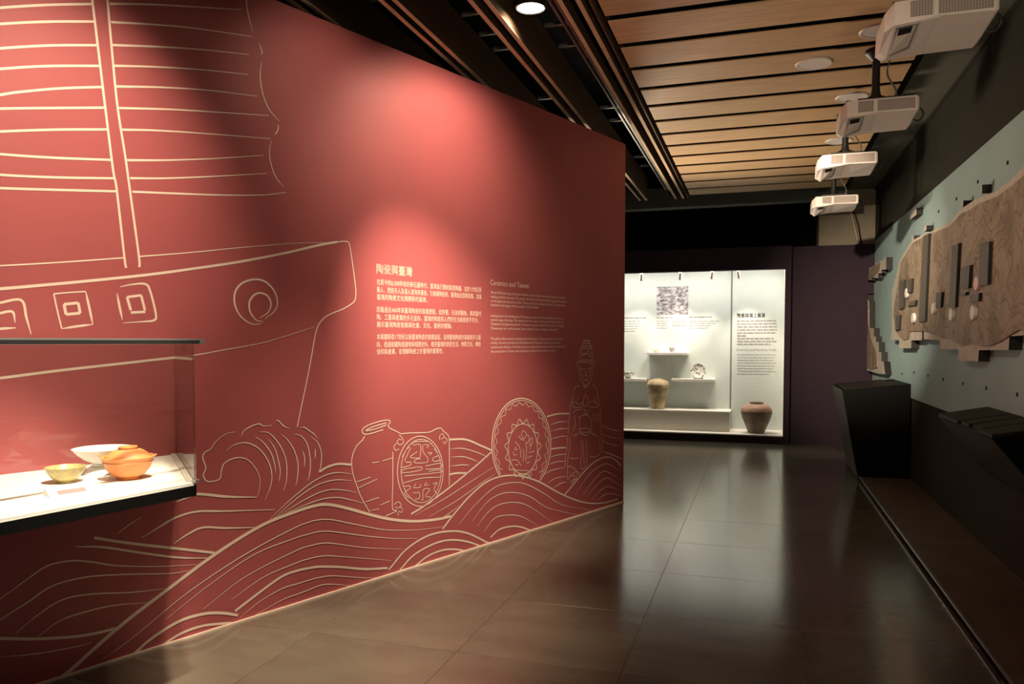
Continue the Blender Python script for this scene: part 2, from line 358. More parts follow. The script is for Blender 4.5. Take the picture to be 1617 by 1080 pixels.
for wd, p in [(A, [(-60, 610), (0, 600), (112, 586), (140, 680), (165, 768)]), (A, [(-30, 660), (0, 655), (65, 648), (80, 705)]), (A, [(-30, 742), (0, 738), (85, 733)]),
              (B, [(285, 553), (345, 547), (455, 540)]), (A, [(455, 540), (475, 630), (493, 715)]), (A, [(493, 715), (410, 725), (328, 738)]), (B, [(328, 738), (305, 645), (285, 553)]),
              (0.0125, [(340, 608), (415, 600)]), (0.0125, [(415, 600), (425, 655)]), (0.0125, [(425, 655), (350, 662)]), (0.0125, [(350, 662), (340, 608)]),
              (A, [(638, 515), (700, 503), (770, 500), (797, 535), (828, 660), (818, 693), (760, 700), (655, 707)]), (A, [(622, 550), (635, 620), (650, 690)]),
              (0.012, [(675, 570), (750, 560)]), (0.0125, [(750, 560), (770, 640)]), (0.0125, [(675, 570), (695, 640)]), (0.0125, [(695, 652), (772, 648)])]:
    hull.append((wd, 1 if wd == A else 0, zz(p, o2, s2)))
o4, s4 = (300, 360), 5.39
hull += [(A, 1, zz([(605, 815), (520, 815), (430, 750), (380, 650), (385, 540), (450, 465), (560, 437), (650, 465), (720, 545), (742, 640), (715, 710), (640, 768)], o4, s4)),
         (A, 1, zz([(620, 798), (560, 780), (510, 710), (505, 630), (545, 570), (600, 553), (660, 580), (688, 650), (660, 720), (590, 765)], o4, s4))]
strokes('ship_hull_drawing', hull, (0, 0), 1)
o6, s6 = (240, 600), 4.153
cr = []
for wd, p in [(B, [(550, 338), (480, 355), (420, 400), (385, 450), (345, 475), (332, 510), (352, 575), (335, 625), (365, 665), (440, 650), (455, 590), (475, 545), (540, 512), (610, 515), (665, 560), (705, 640), (700, 730), (685, 768)]),
              (0.0135, [(685, 768), (500, 765), (300, 747), (240, 765), (160, 800)]), (B, [(585, 370), (600, 335), (640, 308), (700, 287), (730, 302), (785, 298)]), (B, [(810, 265), (830, 268), (860, 300), (900, 320)]),
              (B, [(965, 312), (1000, 312), (1040, 340), (1060, 352), (1085, 388)]), (B, [(480, 468), (540, 425), (620, 412), (700, 450), (760, 530), (785, 620), (775, 700), (740, 785)]),
              (B, [(675, 370), (730, 410), (780, 480), (805, 560), (808, 610)]), (B, [(760, 385), (805, 450), (830, 540), (840, 600), (832, 665)]), (B, [(705, 340), (760, 345), (810, 390), (855, 460), (882, 550), (880, 660), (862, 725)]),
              (B, [(845, 355), (890, 395), (935, 470), (957, 560), (950, 660), (940, 695)]), (B, [(935, 355), (980, 370), (1020, 430), (1038, 540), (1030, 630), (1018, 660)]), (B, [(985, 460), (1000, 510), (998, 570)]), (B, [(1068, 450), (1070, 480), (1068, 515)]),
              (B, [(1040, 370), (1085, 410), (1110, 480), (1105, 570), (1090, 600)])]: cr.append((wd, 1, p))
strokes('curling_wave_drawing', cr, o6, s6)
wv = []
def add(o, s, L_):
    for wd, p in L_: wv.append((wd, 1 if wd < 0.0115 else 0, zz(p, o, s)))
add(o6, s6, [(0.0135, [(1095, 603), (1150, 570), (1220, 550), (1305, 555)]), (B, [(770, 915), (900, 790), (1050, 670), (1150, 620), (1230, 607), (1310, 617)]), (B, [(800, 905), (950, 775), (1080, 690), (1200, 655), (1310, 660)]),
             (B, [(830, 890), (1000, 785), (1120, 730), (1220, 718), (1345, 738)]), (B, [(880, 870), (1000, 820), (1120, 780), (1220, 770), (1300, 785), (1385, 808)])])
wv.append((0.018, 0, px((98, 1070), (184, 993), (264, 931), (341, 874), (410, 831), (460, 810), (499, 798), (522, 797), (554, 804), (586, 813), (618, 820), (654, 823), (689, 820), (711.5, 815))))
o5, s5 = (0, 760), 3.369
o3, s3 = (480, 720), 3.11
def join(a, b, wd): wv.append((wd, 1 if wd < 0.0115 else 0, zz(a, o5, s5) + zz(b, o3, s3)))
join([(545, 945), (700, 835), (1000, 590), (1300, 390), (1560, 250)], [(20, 326), (60, 315), (130, 312), (250, 335), (400, 362), (560, 362), (680, 347)], B)
join([(880, 735), (1100, 560), (1350, 390), (1560, 305)], [(20, 384), (80, 370), (150, 372), (300, 392), (450, 405), (555, 405)], B)
join([(1080, 680), (1300, 510), (1560, 375)], [(20, 443), (90, 428), (150, 430), (300, 450), (480, 457)], B)
join([(1230, 630), (1400, 510), (1560, 440)], [(20, 505), (100, 490), (200, 495), (430, 513)], B)
join([(1250, 690), (1380, 590), (1500, 505), (1580, 475)], [(20, 551), (80, 543), (180, 545), (300, 555), (410, 550)], 0.014)
join([(1275, 725), (1380, 640), (1500, 570), (1580, 545)], [(20, 610), (80, 595), (150, 588), (280, 597), (370, 597)], B)
join([(1360, 710), (1500, 630), (1580, 600)], [(20, 658), (90, 632), (160, 630), (230, 638)], B)
add(o5, s5, [(0.015, [(690, 940), (800, 840), (950, 745), (1080, 705), (1180, 700), (1265, 712)]), (0.013, [(850, 880), (960, 810), (1080, 768), (1230, 752)]), (0.013, [(500, 300), (700, 330), (920, 355), (1140, 380)]),
             (A, [(400, 347), (550, 350), (750, 380), (950, 405), (1110, 408)]), (B, [(-150, 735), (0, 625), (130, 530), (250, 450), (380, 422), (500, 430), (620, 448), (850, 452), (1050, 442)]),
             (B, [(-150, 830), (0, 735), (150, 640), (280, 555), (450, 510), (650, 495), (900, 490), (1000, 475)]), (B, [(80, 810), (200, 710), (330, 630), (480, 600), (700, 590), (880, 570)]), (B, [(200, 825), (320, 740), (450, 695), (600, 660), (780, 645)]),
             (0.013, [(-200, 825), (0, 835), (200, 837), (400, 825), (520, 805), (620, 780)]), (D, [(0, 935), (200, 915), (400, 880), (490, 855)]), (D, [(620, 280), (680, 235), (750, 190)]),
             (A, [(755, 300), (850, 240), (940, 190), (1050, 160), (1200, 158), (1460, 150)]), (A, [(925, 330), (1000, 280), (1080, 245), (1200, 248), (1360, 245)])])
add((0, 0), 1, [(0.0135, [(709, 694), (735, 694), (760, 704), (776, 711)]), (B, [(710, 709), (730, 708), (755, 715), (772, 723)]), (B, [(711, 722), (730, 721), (745, 725), (754, 729)]), (B, [(710, 736), (730, 734), (742, 735)]), (0.0125, [(709, 749), (722, 747), (738, 747)])])
add(o3, s3, [(0.012, [(525, 285), (590, 245), (700, 165), (830, 60), (920, -20)]), (D, [(545, 290), (680, 215), (820, 125), (930, 55)]), (D, [(610, 300), (740, 225), (860, 140), (940, 85)]), (D, [(650, 318), (700, 290), (760, 245)]),
             (0.0125, [(680, 358), (740, 280), (820, 190), (900, 125), (980, 98), (1060, 98), (1150, 125), (1250, 180), (1330, 215), (1400, 232), (1470, 230), (1540, 212)]),
             (B, [(760, 335), (830, 250), (920, 165), (990, 135), (1080, 135), (1180, 185), (1270, 240), (1410, 265)]), (B, [(825, 320), (900, 225), (970, 185), (1040, 180), (1110, 200), (1200, 255), (1350, 290)]),
             (B, [(850, 345), (900, 280), (960, 238), (1040, 228), (1110, 250), (1220, 325)]), (B, [(885, 370), (930, 310), (980, 292), (1060, 295), (1150, 342)]), (0.0125, [(915, 400), (960, 360), (1020, 345), (1070, 350), (1110, 365)]),
             (0.0125, [(415, 560), (500, 460), (600, 395), (700, 370), (800, 378), (910, 430)]), (0.0125, [(470, 560), (540, 485), (640, 430), (720, 412), (800, 420), (860, 440)]), (0.0125, [(545, 540), (610, 490), (680, 462), (740, 458), (785, 465)]),
             (0.0125, [(1280, 190), (1330, 130), (1390, 60), (1440, 20), (1490, 5), (1530, 20), (1557, 50)]), (B, [(1330, 190), (1400, 90), (1460, 45), (1500, 42), (1557, 80)]), (B, [(1370, 190), (1430, 110), (1480, 75), (1557, 120)]),
             (B, [(1390, 195), (1440, 140), (1490, 108), (1557, 150)]), (B, [(1410, 215), (1460, 165), (1500, 150), (1557, 175)]), (B, [(1440, 215), (1490, 185), (1557, 195)])])
o7, s7 = (760, 520), 4.154
add(o7, s7, [(0.0125, [(430, 572), (500, 555), (575, 552)]), (B, [(450, 628), (510, 608), (570, 605)]), (B, [(455, 670), (520, 652), (570, 652)]), (B, [(455, 720), (520, 703), (570, 700)]), (0.0125, [(455, 785), (510, 778), (555, 775)]),
             (B, [(450, 838), (510, 822), (560, 820)]), (B, [(430, 890), (500, 868), (550, 865)]), (B, [(410, 955), (460, 925), (550, 905)]), (B, [(430, 1010), (490, 975), (560, 965)]), (B, [(470, 1040), (520, 1010), (560, 1000)]),
             (B, [(790, 630), (850, 655), (920, 668)]), (D, [(790, 690), (860, 710), (915, 716)]), (D, [(790, 730), (850, 755), (910, 765)]), (A, [(795, 800), (850, 820), (925, 850)])])
strokes('wave_drawing', wv, (0, 0), 1)
def ell(cx, cy, rx, ry, a0=0, a1=360, n=26): return [(cx + rx * math.cos(R(a0 + (a1 - a0) * k / n)), cy + ry * math.sin(R(a0 + (a1 - a0) * k / n))) for k in range(n + 1)]
jar = [(B, 0, p) for p in [
    [(615, 270), (590, 255), (500, 205), (515, 155), (490, 140), (430, 148), (340, 175), (270, 210), (250, 240), (265, 270), (320, 270), (450, 230)], [(285, 235), (330, 212), (410, 185), (480, 165)], [(285, 242), (380, 222), (480, 185)],
    [(275, 290), (250, 330), (195, 390), (160, 470), (150, 540), (160, 640), (195, 750), (240, 870), (320, 1010)], [(615, 270), (700, 262), (880, 255), (940, 228), (990, 215), (1020, 245), (1070, 295), (1075, 400), (1075, 650), (1075, 760)],
    [(540, 440), (540, 700), (535, 900), (540, 985), (575, 1000), (470, 1050)]]]
jar += [(B, 0, ell(800, 625, 217, 332)), (D, 0, ell(808, 622, 190, 300))]
jar += [(D, 0, p) for p in [[(600, 280), (630, 310), (640, 350), (610, 375), (580, 350), (600, 320), (625, 330)], [(575, 360), (550, 390), (565, 425), (600, 415)], [(985, 330), (985, 290), (1010, 270), (1025, 300), (1000, 320)], [(1030, 300), (1055, 330), (1030, 360), (1015, 340)],
    [(550, 940), (590, 915), (620, 945), (590, 975), (560, 960)], [(600, 960), (630, 980), (620, 1015), (595, 1000)], [(585, 1010), (595, 1045)], [(345, 545), (410, 535)], [(440, 528), (545, 495)], [(200, 725), (330, 680)], [(215, 780), (390, 700)], [(280, 915), (410, 872)], [(420, 945), (510, 905)], [(325, 1000), (410, 980)],
    [(720, 372), (760, 345), (880, 345), (900, 370)], [(735, 380), (800, 375), (800, 480), (780, 500), (705, 490), (770, 440)], [(825, 370), (825, 430), (840, 460), (870, 500), (860, 540), (750, 545), (760, 512), (800, 508)], [(840, 370), (880, 380), (860, 400)],
    [(870, 450), (910, 450), (890, 470)], [(930, 410), (970, 470), (920, 500), (930, 530), (1000, 520)], [(630, 490), (660, 430), (700, 390)], [(650, 530), (690, 440), (710, 400)], [(620, 590), (700, 570), (710, 540), (660, 540)],
    [(640, 605), (800, 585), (800, 615), (630, 640), (640, 605)], [(850, 605), (990, 595), (990, 550), (850, 575)], [(650, 670), (980, 635), (985, 612), (880, 625)], [(640, 735), (820, 690), (990, 680)], [(640, 770), (700, 765), (700, 790), (650, 830), (690, 880)],
    [(760, 740), (740, 780), (800, 775), (800, 745)], [(860, 725), (840, 760), (880, 750)], [(920, 745), (960, 735), (930, 790), (960, 840)], [(730, 830), (790, 830), (790, 880), (750, 890)], [(810, 895), (825, 890), (830, 800), (890, 795), (850, 860), (900, 870)]]]
strokes('jar_drawing', jar, (530, 640), 6)
pl = [(0.010, 0, ell(382, 590, 335, 525, 135, 412, 40)), (B, 0, ell(382, 590, 314, 500, 138, 408, 40))]
def scallop(cx, cy, r1, r2, n, a0, a1):
    out = []
    for k in range(2 * n + 1):
        a = R(a0 + (a1 - a0) * k / (2 * n)); q = r1 if k % 2 else r2; out.append((cx + q[0] * math.cos(a), cy + q[1] * math.sin(a)))
    return out
pl += [(D, 0, scallop(382, 590, (302, 480), (278, 448), 18, 140, 405)), (B, 0, ell(400, 640, 165, 285)), (B, 0, scallop(400, 640, (172, 292), (208, 345), 15, 90, 450))]
pl += [(D, 0, p) for p in [[(400, 430), (380, 480), (410, 520), (440, 470), (400, 430)], [(350, 490), (380, 530), (420, 540)], [(440, 480), (470, 500), (460, 560), (430, 580)], [(500, 510), (510, 560), (480, 600), (480, 540), (500, 510)], [(435, 560), (440, 680), (430, 780)],
    [(310, 560), (350, 600), (370, 660), (375, 740)], [(320, 610), (310, 650), (340, 640)], [(290, 670), (300, 710), (330, 700)], [(400, 640), (410, 700), (400, 780)], [(270, 765), (330, 765), (360, 800), (380, 830)], [(310, 820), (350, 820)], [(440, 800), (480, 790)], [(450, 740), (500, 720)], [(470, 680), (530, 665)], [(480, 650), (490, 600)], [(310, 880), (460, 890), (455, 930), (305, 930), (310, 880)]]]
strokes('plate_drawing', pl, (770, 620), 7.2)
st = [(D, 0, p) for p in [[(220, 35), (268, 35)], [(215, 55), (270, 52)], [(208, 72), (275, 70)], [(205, 88), (278, 85)], [(200, 160), (198, 110), (215, 60), (240, 30), (265, 60), (280, 110), (282, 160)], [(205, 105), (230, 130), (255, 105), (275, 130)], [(205, 140), (240, 120), (275, 150)],
    [(180, 215), (182, 180), (230, 165), (290, 175), (292, 210)], [(195, 185), (240, 178), (282, 190)], [(192, 200), (195, 280), (215, 320), (237, 335), (262, 318), (278, 280), (280, 200)], [(205, 215), (210, 270), (235, 305), (262, 275), (268, 215)],
    [(215, 228), (230, 225)], [(245, 225), (262, 228)], [(237, 230), (238, 265)], [(228, 272), (248, 272)], [(215, 315), (235, 355), (265, 315)], [(220, 345), (245, 350)], [(195, 335), (160, 360), (148, 420), (130, 480), (128, 520)], [(280, 335), (310, 365), (322, 430), (332, 480)],
    [(235, 400), (222, 430), (220, 470), (240, 480), (250, 460), (248, 425), (235, 400)], [(180, 410), (182, 440)], [(300, 420), (305, 450)], [(140, 460), (165, 450), (190, 470), (215, 455), (215, 480), (185, 490), (150, 485), (140, 460)], [(255, 460), (285, 445), (310, 460), (320, 480), (285, 490), (255, 480)],
    [(128, 520), (120, 600), (115, 665)], [(150, 530), (165, 510), (215, 500)], [(160, 545), (165, 610), (150, 650)], [(190, 550), (195, 620), (185, 660)], [(190, 570), (210, 545), (240, 540), (265, 560), (275, 600), (275, 660)], [(285, 530), (290, 590)], [(305, 530), (310, 590)], [(322, 530), (325, 600)], [(335, 500), (340, 620), (340, 680)],
    [(225, 505), (245, 515), (250, 535), (228, 530), (225, 505)], [(190, 640), (230, 630), (270, 640), (240, 660), (195, 655)], [(195, 665), (240, 680), (265, 660)], [(150, 685), (185, 665)], [(270, 660), (310, 685)], [(110, 690), (112, 760), (100, 800), (95, 890)], [(125, 690), (128, 760), (115, 830), (110, 980)],
    [(205, 710), (210, 800), (200, 860)], [(220, 720), (225, 880)], [(240, 720), (245, 870)], [(330, 700), (335, 790), (325, 820)], [(348, 690), (350, 790)], [(130, 830), (150, 838), (185, 832)], [(262, 820), (285, 828), (320, 818)], [(200, 860), (210, 910), (245, 880)],
    [(115, 985), (140, 940), (180, 930), (170, 970), (130, 1000)], [(110, 890), (150, 900), (190, 940), (200, 930)], [(130, 960), (160, 950), (150, 990)], [(140, 1010), (160, 985), (185, 975)]]]
strokes('statue_drawing', st, (870, 530), 4.317)

# ---- lettering
def textmesh(body, bold=0.0):
    cu = bpy.data.curves.new('text', 'FONT'); cu.body = body; cu.size = 1; cu.resolution_u = 2; cu.offset = bold
    t = bpy.data.objects.new('text', cu); C.objects.link(t)
    dg = bpy.context.evaluated_depsgraph_get(); me = bpy.data.meshes.new_from_object(t.evaluated_get(dg))
    bpy.data.objects.remove(t); bpy.data.curves.remove(cu)
    return me
def textblock(name, lines, place, m, parent):
    """lines: (body, u0, u1, v_mid, height, bold); place(u, v) -> point"""
    vs = []; fs = []
    for body, u0, u1, vm, h, bold in lines:
        me = textmesh(body)
        a = np.empty(len(me.vertices) * 3); me.vertices.foreach_get('co', a); a = a.reshape(-1, 3)
        if not len(a): continue
        x0, x1 = a[:, 0].min(), a[:, 0].max()
        for sx, sy in ((0, 0),) if not bold else ((-bold, 0), (bold, 0), (0, bold), (0, -bold)):      # heavier strokes
            b0 = len(vs)
            for x, y, _ in a: vs.append(place(u0 + (x - x0) / (x1 - x0) * (u1 - u0) + sx * h, vm + (y - 0.37 + sy) * h))
            fs += [tuple(b0 + i for i in p.vertices) for p in me.polygons]
        bpy.data.meshes.remove(me)
    me = bpy.data.meshes.new(name); me.from_pydata([tuple(map(float, v)) for v in vs], [], fs); me.update(); me.materials.append(MATS[m])
    return obj(name, me, parent=parent)
def wl(body, a, b, h, bold):
    q = [onwall(580 + p[0] / 4.756, 400 + p[1] / 4.756) for p in (a, b)]
    return (body, q[0][0], q[1][0], (q[0][1] + q[1][1]) / 2, h, bold)
wplace = lambda u, v: wpt(u, v, 0.002)
textblock('heading_lettering', [wl('陶瓷與臺灣', (68, 115), (335, 140), 0.068, 0.016)], wplace, 'cream_print', rw)
textblock('heading_lettering', [wl('Ceramics and Taiwan', (922, 215), (1212, 243), 0.056, 0.0)], wplace, 'cream_print', rw)
zh = [('在距今約6,500年前的新石器時代，臺灣島已開始製造陶器，並於17世紀荷', (70, 210), (855, 280)), ('蘭人、西班牙人及漢人渡海來臺後，引進燒陶技術，臺灣由此發展窯業，並讓', (70, 268), (855, 330)), ('臺灣的陶瓷文化揭開新的篇章。', (70, 325), (450, 352)),
      ('回看過去400年來臺灣陶瓷的發展歷程，從移墾、日治到戰後，再到當代', (70, 415), (855, 460)), ('陶、工藝與產業的多元並存，臺灣的陶瓷與人們的生活總是密不可分，', (70, 473), (835, 507)), ('展示臺灣陶瓷發展與社會、文化、藝術的關聯。', (70, 530), (635, 550)),
      ('本展廳將從17世紀以後臺灣陶瓷的發展談起，呈現臺灣陶瓷的演變與多元面', (70, 622), (850, 635)), ('向，透過館藏陶瓷器物與相關史料，看見臺灣的庶民生活、物質文化、傳統', (70, 680), (850, 685)), ('信仰與產業，並理解陶瓷之於臺灣的重要性。', (70, 737), (570, 735))]
textblock('chinese_lettering', [wl(t, a, b, 0.040, 0.0) for t, a, b in zh], wplace, 'cream_print', rw)
en = [('About 6,500 years ago, during the Neolithic period, Taiwan had already started its pottery', (925, 288), (1485, 335)), ('making, and from the early 17th century the Dutch, the Spanish and Han people arriving here', (925, 320), (1495, 365)), ('on the island introduced new kilns. Taiwan started the ceramic industry. This became the', (925, 352), (1485, 393)), ('common heritage of the people of this island.', (925, 383), (1285, 407)),
      ('Looking back at the development of Taiwanese ceramics over the past 400 years, from the', (925, 462), (1470, 492)), ('ceramic usage of the late 17th century and 19th century to the present day, through the', (925, 492), (1470, 520)), ('Taiwanese and Japanese periods, Taiwanese ceramics, daily life and culture, including', (925, 522), (1475, 548)), ('Taiwanese art and society, have always been closely connected.', (925, 555), (1430, 577)),
      ('This gallery will present the development of ceramics in Taiwan since the 17th century,', (925, 635), (1465, 645)), ('society, economy and the local development of Taiwanese ceramics and its arts', (925, 665), (1445, 673)), ('ceramics and collection. It will help visitors to understand the traditional life and religion and', (925, 697), (1485, 703)), ('the perspective of Taiwan with traditional, traditional and modern ceramics.', (925, 730), (1415, 733))]
textblock('english_lettering', [wl(t, a, b, 0.027, 0.0) for t, a, b in en], wplace, 'cream_print', rw)

# ================================================================== CEILING
ZC = 3.42
wc = struct(box('ceiling_wood', (-0.93, -2.0, ZC + 0.13), (1.02, 10.6, ZC + 0.15), 'black_void'), 'slatted wooden ceiling panel above the corridor', 'ceiling')
slm = boxm('slat', (-0.9335, -0.181, 0), (0.9335, 0.181, 0.008), 'wood_slat')
k = 0
for i in range(-14, 14):
    y = 4.62 + 0.4465 * i - 0.225
    if y > 10.6: break
    obj('slat', slm, parent=wc, loc=(0.0385, y, ZC))
# beams
def beam(x0, x1, y1, label, h=0.30):
    b = empty('ceiling_beam', ((x0 + x1) / 2, 0, ZC)); tag(b, label, 'beam', 'brown ceiling beams above the red wall')
    hw = (x1 - x0) / 2
    for s in (-1, 1):
        a, c = sorted((s * hw, s * (hw - 0.012)))
        box('side_board', (a, -2.0, 0.004), (c, y1, h), 'beam_brown', b)
        a, c = sorted((s * (hw + 0.001), s * (hw - 0.027)))
        box('lip', (a, -2.0, 0.0), (c, y1, 0.004), 'lip_wood', b)
    box('top_board', (-hw + 0.012, -2.0, h - 0.02), (hw - 0.012, y1, h), 'black_metal', b)
BX = [(-3.54, -3.44), (-3.05, -2.95), (-2.56, -2.46), (-2.07, -1.97), (-1.592, -1.479), (-1.114, -0.988)]
BL = ['leftmost brown ceiling beam, above the red wall near the ship sail', 'second brown ceiling beam from the left above the red wall', 'third brown ceiling beam from the left, crossing above the red wall', 'brown ceiling beam two to the left of the lit downlight', 'brown ceiling beam just left of the lit downlight', 'brown ceiling beam nearest to the wooden slat ceiling']
for (a, b), l in zip(BX, BL): beam(a, b, 10.6, l)
# side fascia of the wooden ceiling, rails and hangers in the void
fas = tag(box('fascia_board', (-0.945, -2.0, ZC - 0.002), (-0.932, 10.6, ZC + 0.22), 'beam_brown'), 'dark brown fascia board along left edge of the wooden ceiling', 'board')
for k, (x, l) in enumerate([(-1.225, 'left of the two thin metal track rails beside the beams'), (-1.19, 'right of the two thin metal track rails beside the beams')]):
    tag(box('track_rail', (x - 0.007, -2.0, 3.53), (x + 0.007, 10.6, 3.552), 'steel'), l, 'rail', 'metal track rails')
CP = [('cross_rod', x0, x1, y, z) for (x0, x1, y, z) in [(-1.479, -1.114, 5.35, 3.72), (-1.479, -1.114, 5.75, 3.72), (-1.479, -1.114, 7.35, 3.72), (-1.479, -1.114, 7.8, 3.72), (-1.97, -1.592, 5.0, 3.72), (-1.97, -1.592, 5.35, 3.72), (-1.97, -1.592, 5.65, 3.72), (-2.46, -2.07, 4.6, 3.72), (-1.97, -1.592, 6.9, 3.72), (-1.479, -1.114, 9.4, 3.72), (-1.479, -1.114, 9.9, 3.72)]]
CL = ['nearest thin metal rod between the two rightmost ceiling beams', 'second nearest metal rod between the two rightmost ceiling beams', 'third nearest metal rod between the two rightmost ceiling beams', 'fourth nearest metal rod between the two rightmost ceiling beams', 'nearest thin rod in the gap left of the downlight beam', 'second nearest rod in the gap left of the downlight beam', 'third nearest rod in the gap left of the downlight beam', 'thin rod in the gap above the bright top of red wall', 'farthest rod in the gap left of the downlight beam', 'second farthest metal rod between the two rightmost ceiling beams', 'farthest metal rod between the two rightmost ceiling beams']
for (n, x0, x1, y, z), l in zip(CP, CL):
    o = tag(box(n, (x0, y - 0.014, z), (x1, y + 0.014, z + 0.028), 'steel', bevel=0.004), l, 'rod', 'metal rods in the ceiling void')
for (x0, x1, y0, y1, l) in [(-1.45, -1.13, 5.85, 6.5, 'nearer grey air duct box in the black ceiling void'), (-1.45, -1.13, 8.0, 8.6, 'farther grey air duct box in the black ceiling void')]:
    d = empty('air_duct', (0, 0, 0)); tag(d, l, 'duct', 'grey ducts in the ceiling void')
    box('duct_body', (x0, y0, 3.9), (x1, y1, 4.2), 'grey_duct', d, 0.01); box('duct_flange', (x0 - 0.02, y0 - 0.01, 3.885), (x1 + 0.01, y0 + 0.02, 4.22), 'grey_duct', d)
    for yy in (y0 + 0.1, y1 - 0.1): box('hanger', (x0 + 0.03, yy, 4.2), (x0 + 0.05, yy + 0.015, 4.35), 'black_metal', d)
# downlights (the lit one is in view)
def downlight(x, y, z, label, target, power, angle, blend, col=WARM):
    d = empty('downlight', (x, y, z)); tag(d, label, 'lamp', 'round downlights between the beams')
    obj('housing', lathem('housing', [(0.0, 0.16), (0.075, 0.16), (0.092, 0.14), (0.092, 0.004), (0.084, 0.0), (0.080, 0.012), (0.080, 0.03), (0.0, 0.03)], 'black_metal', 28), parent=d)
    obj('lens', lathem('lens', [(0.0, 0.006), (0.079, 0.006), (0.079, 0.012), (0.0, 0.012)], 'lamp_glow', 28), parent=d)
    box('bracket', (-0.16, -0.012, 0.16), (0.19, 0.012, 0.18), 'black_metal', d)
    spot('downlight_beam', (x, y, z - 0.02), target, power, angle, blend, col, 0.07)
LA = onz(838, 14, 3.48)
downlight(LA[0], LA[1], 3.48, 'lit round downlight between the beams above the red wall', wpt(0.82, 2.60), 150, 108, 1.0)
downlight(-1.70, 2.09, 3.48, 'round downlight above the glass showcase, out of the picture', wpt(*onwall(95, 280)), 320, 60, 1.0)
downlight(-1.78, 3.55, 3.48, 'added unseen round downlight between the beams, aimed at the floor before the red wall', (-1.85, 3.65, 0), 560, 46, 1.0)  # extra unseen lamp added to brighten this patch of floor
downlight(-1.78, 2.50, 3.48, 'round downlight beside the glass showcase, out of the picture', (-2.05, 2.65, 0), 560, 42, 1.0)
# track spotlights on the rail, in front of the picture's upper edge
def track_head(x, y, z, target, power, angle, blend, label, col=WARM):
    h = empty('track_spotlight', (x, y, z)); tag(h, label, 'spotlight', 'black spotlights on the track rail')
    dv = (Vector(target) - Vector((x, y, z))).normalized()
    hd = obj('head', lathem('head', [(0, -0.09), (0.045, -0.09), (0.05, -0.07), (0.05, 0.08), (0.044, 0.08), (0.042, 0.06), (0, 0.06)], 'black_metal', 24), parent=h); hd.rotation_euler = dv.to_track_quat('Z', 'Y').to_euler()
    obj('stem', tubem('stem', [(0, 0, 0.03), (0, 0, 3.53 - z)], 0.01, 'black_metal', 8), parent=h)
    spot('track_beam', Vector((x, y, z)) + dv * 0.09, target, power, angle, blend, col, 0.05)
track_head(-1.208, 3.3, 3.40, wpt(0.90, 1.12), 740, 46, 1.0, 'black track spotlight aimed at the wall text')
track_head(-1.208, 2.85, 3.28, (1.5, 11.0, 1.7), 3200, 27, 1.0, 'added unseen track spotlight aimed at the far end of blue panel')  # unseen head added to brighten the far end of the panel
track_head(-1.208, 3.62, 3.42, wpt(-0.15, 2.9), 28, 60, 1.0, 'added unseen track spotlight aimed at the top of the red wall')  # unseen weak head added to lift the wall top beside the pool
track_head(-1.208, 1.6, 3.40, (-2.55, 2.15, 0.95), 900, 30, 0.8, 'black track spotlight aimed down into the glass showcase', (1.0, 0.86, 0.66))
track_head(-1.208, 2.4, 3.25, (1.5, 5.8, 1.6), 120, 46, 1.0, 'added unseen track spotlight aimed at the large relief map')  # unseen head added as fill on the relief map
# unseen fill lamps added to light the wooden ceiling: one behind the visitor, one behind the far end of the red wall
def fill_lamp(x, y, target, power, angle, label, h=1.0, r=0.08):
    ul = empty('fill_lamp', (x, y, 0)); tag(ul, label, 'lamp', 'added floor fill lamps')
    obj('base', lathem('base', [(0, 0), (0.15, 0), (0.15, 0.02), (0.02, 0.04), (0.015, h), (0, h)], 'black_metal', 28), parent=ul)
    obj('bowl_shade', lathem('bowl_shade', [(0, h), (0.05, h), (0.16, h + 0.10), (0.155, h + 0.10), (0.045, h + 0.01), (0, h + 0.01)], 'black_metal', 28), parent=ul)
    spot('fill_beam', (x, y, h + 0.15), target, power, angle, 1.0, WARM, r)
fill_lamp(0.85, -1.2, (0.40, 4.2, 3.4), 360, 50, 'added unseen floor fill lamp behind the visitor')
fill_lamp(-2.0, 9.6, (-0.15, 7.6, 3.4), 480, 82, 'added floor fill lamp hidden behind the end of the red wall', r=0.35)

# ceiling discs
for (x, y, l) in [(1285, 100, 'white round ceiling disc in the middle of the wooden slats'), (1390, 48, 'white round ceiling disc beside the nearest projector'), (1345, 153, 'white round ceiling disc beside the second projector'), (1325, 222, 'white round ceiling disc beside the third projector')]:
    p = onz(x, y, ZC); d = empty('ceiling_speaker', (p[0], p[1], ZC)); tag(d, l, 'ceiling speaker', 'round discs in the wooden ceiling')
    obj('rim', lathem('rim', [(0.098, 0.0), (0.098, -0.008), (0.115, -0.010), (0.122, -0.004), (0.122, 0.0)], 'white_plastic', 36), parent=d)
    obj('grille', lathem('grille', [(0.0, -0.006), (0.098, -0.006), (0.098, 0.0), (0.0, 0.0)], 'white_plastic', 36), parent=d)

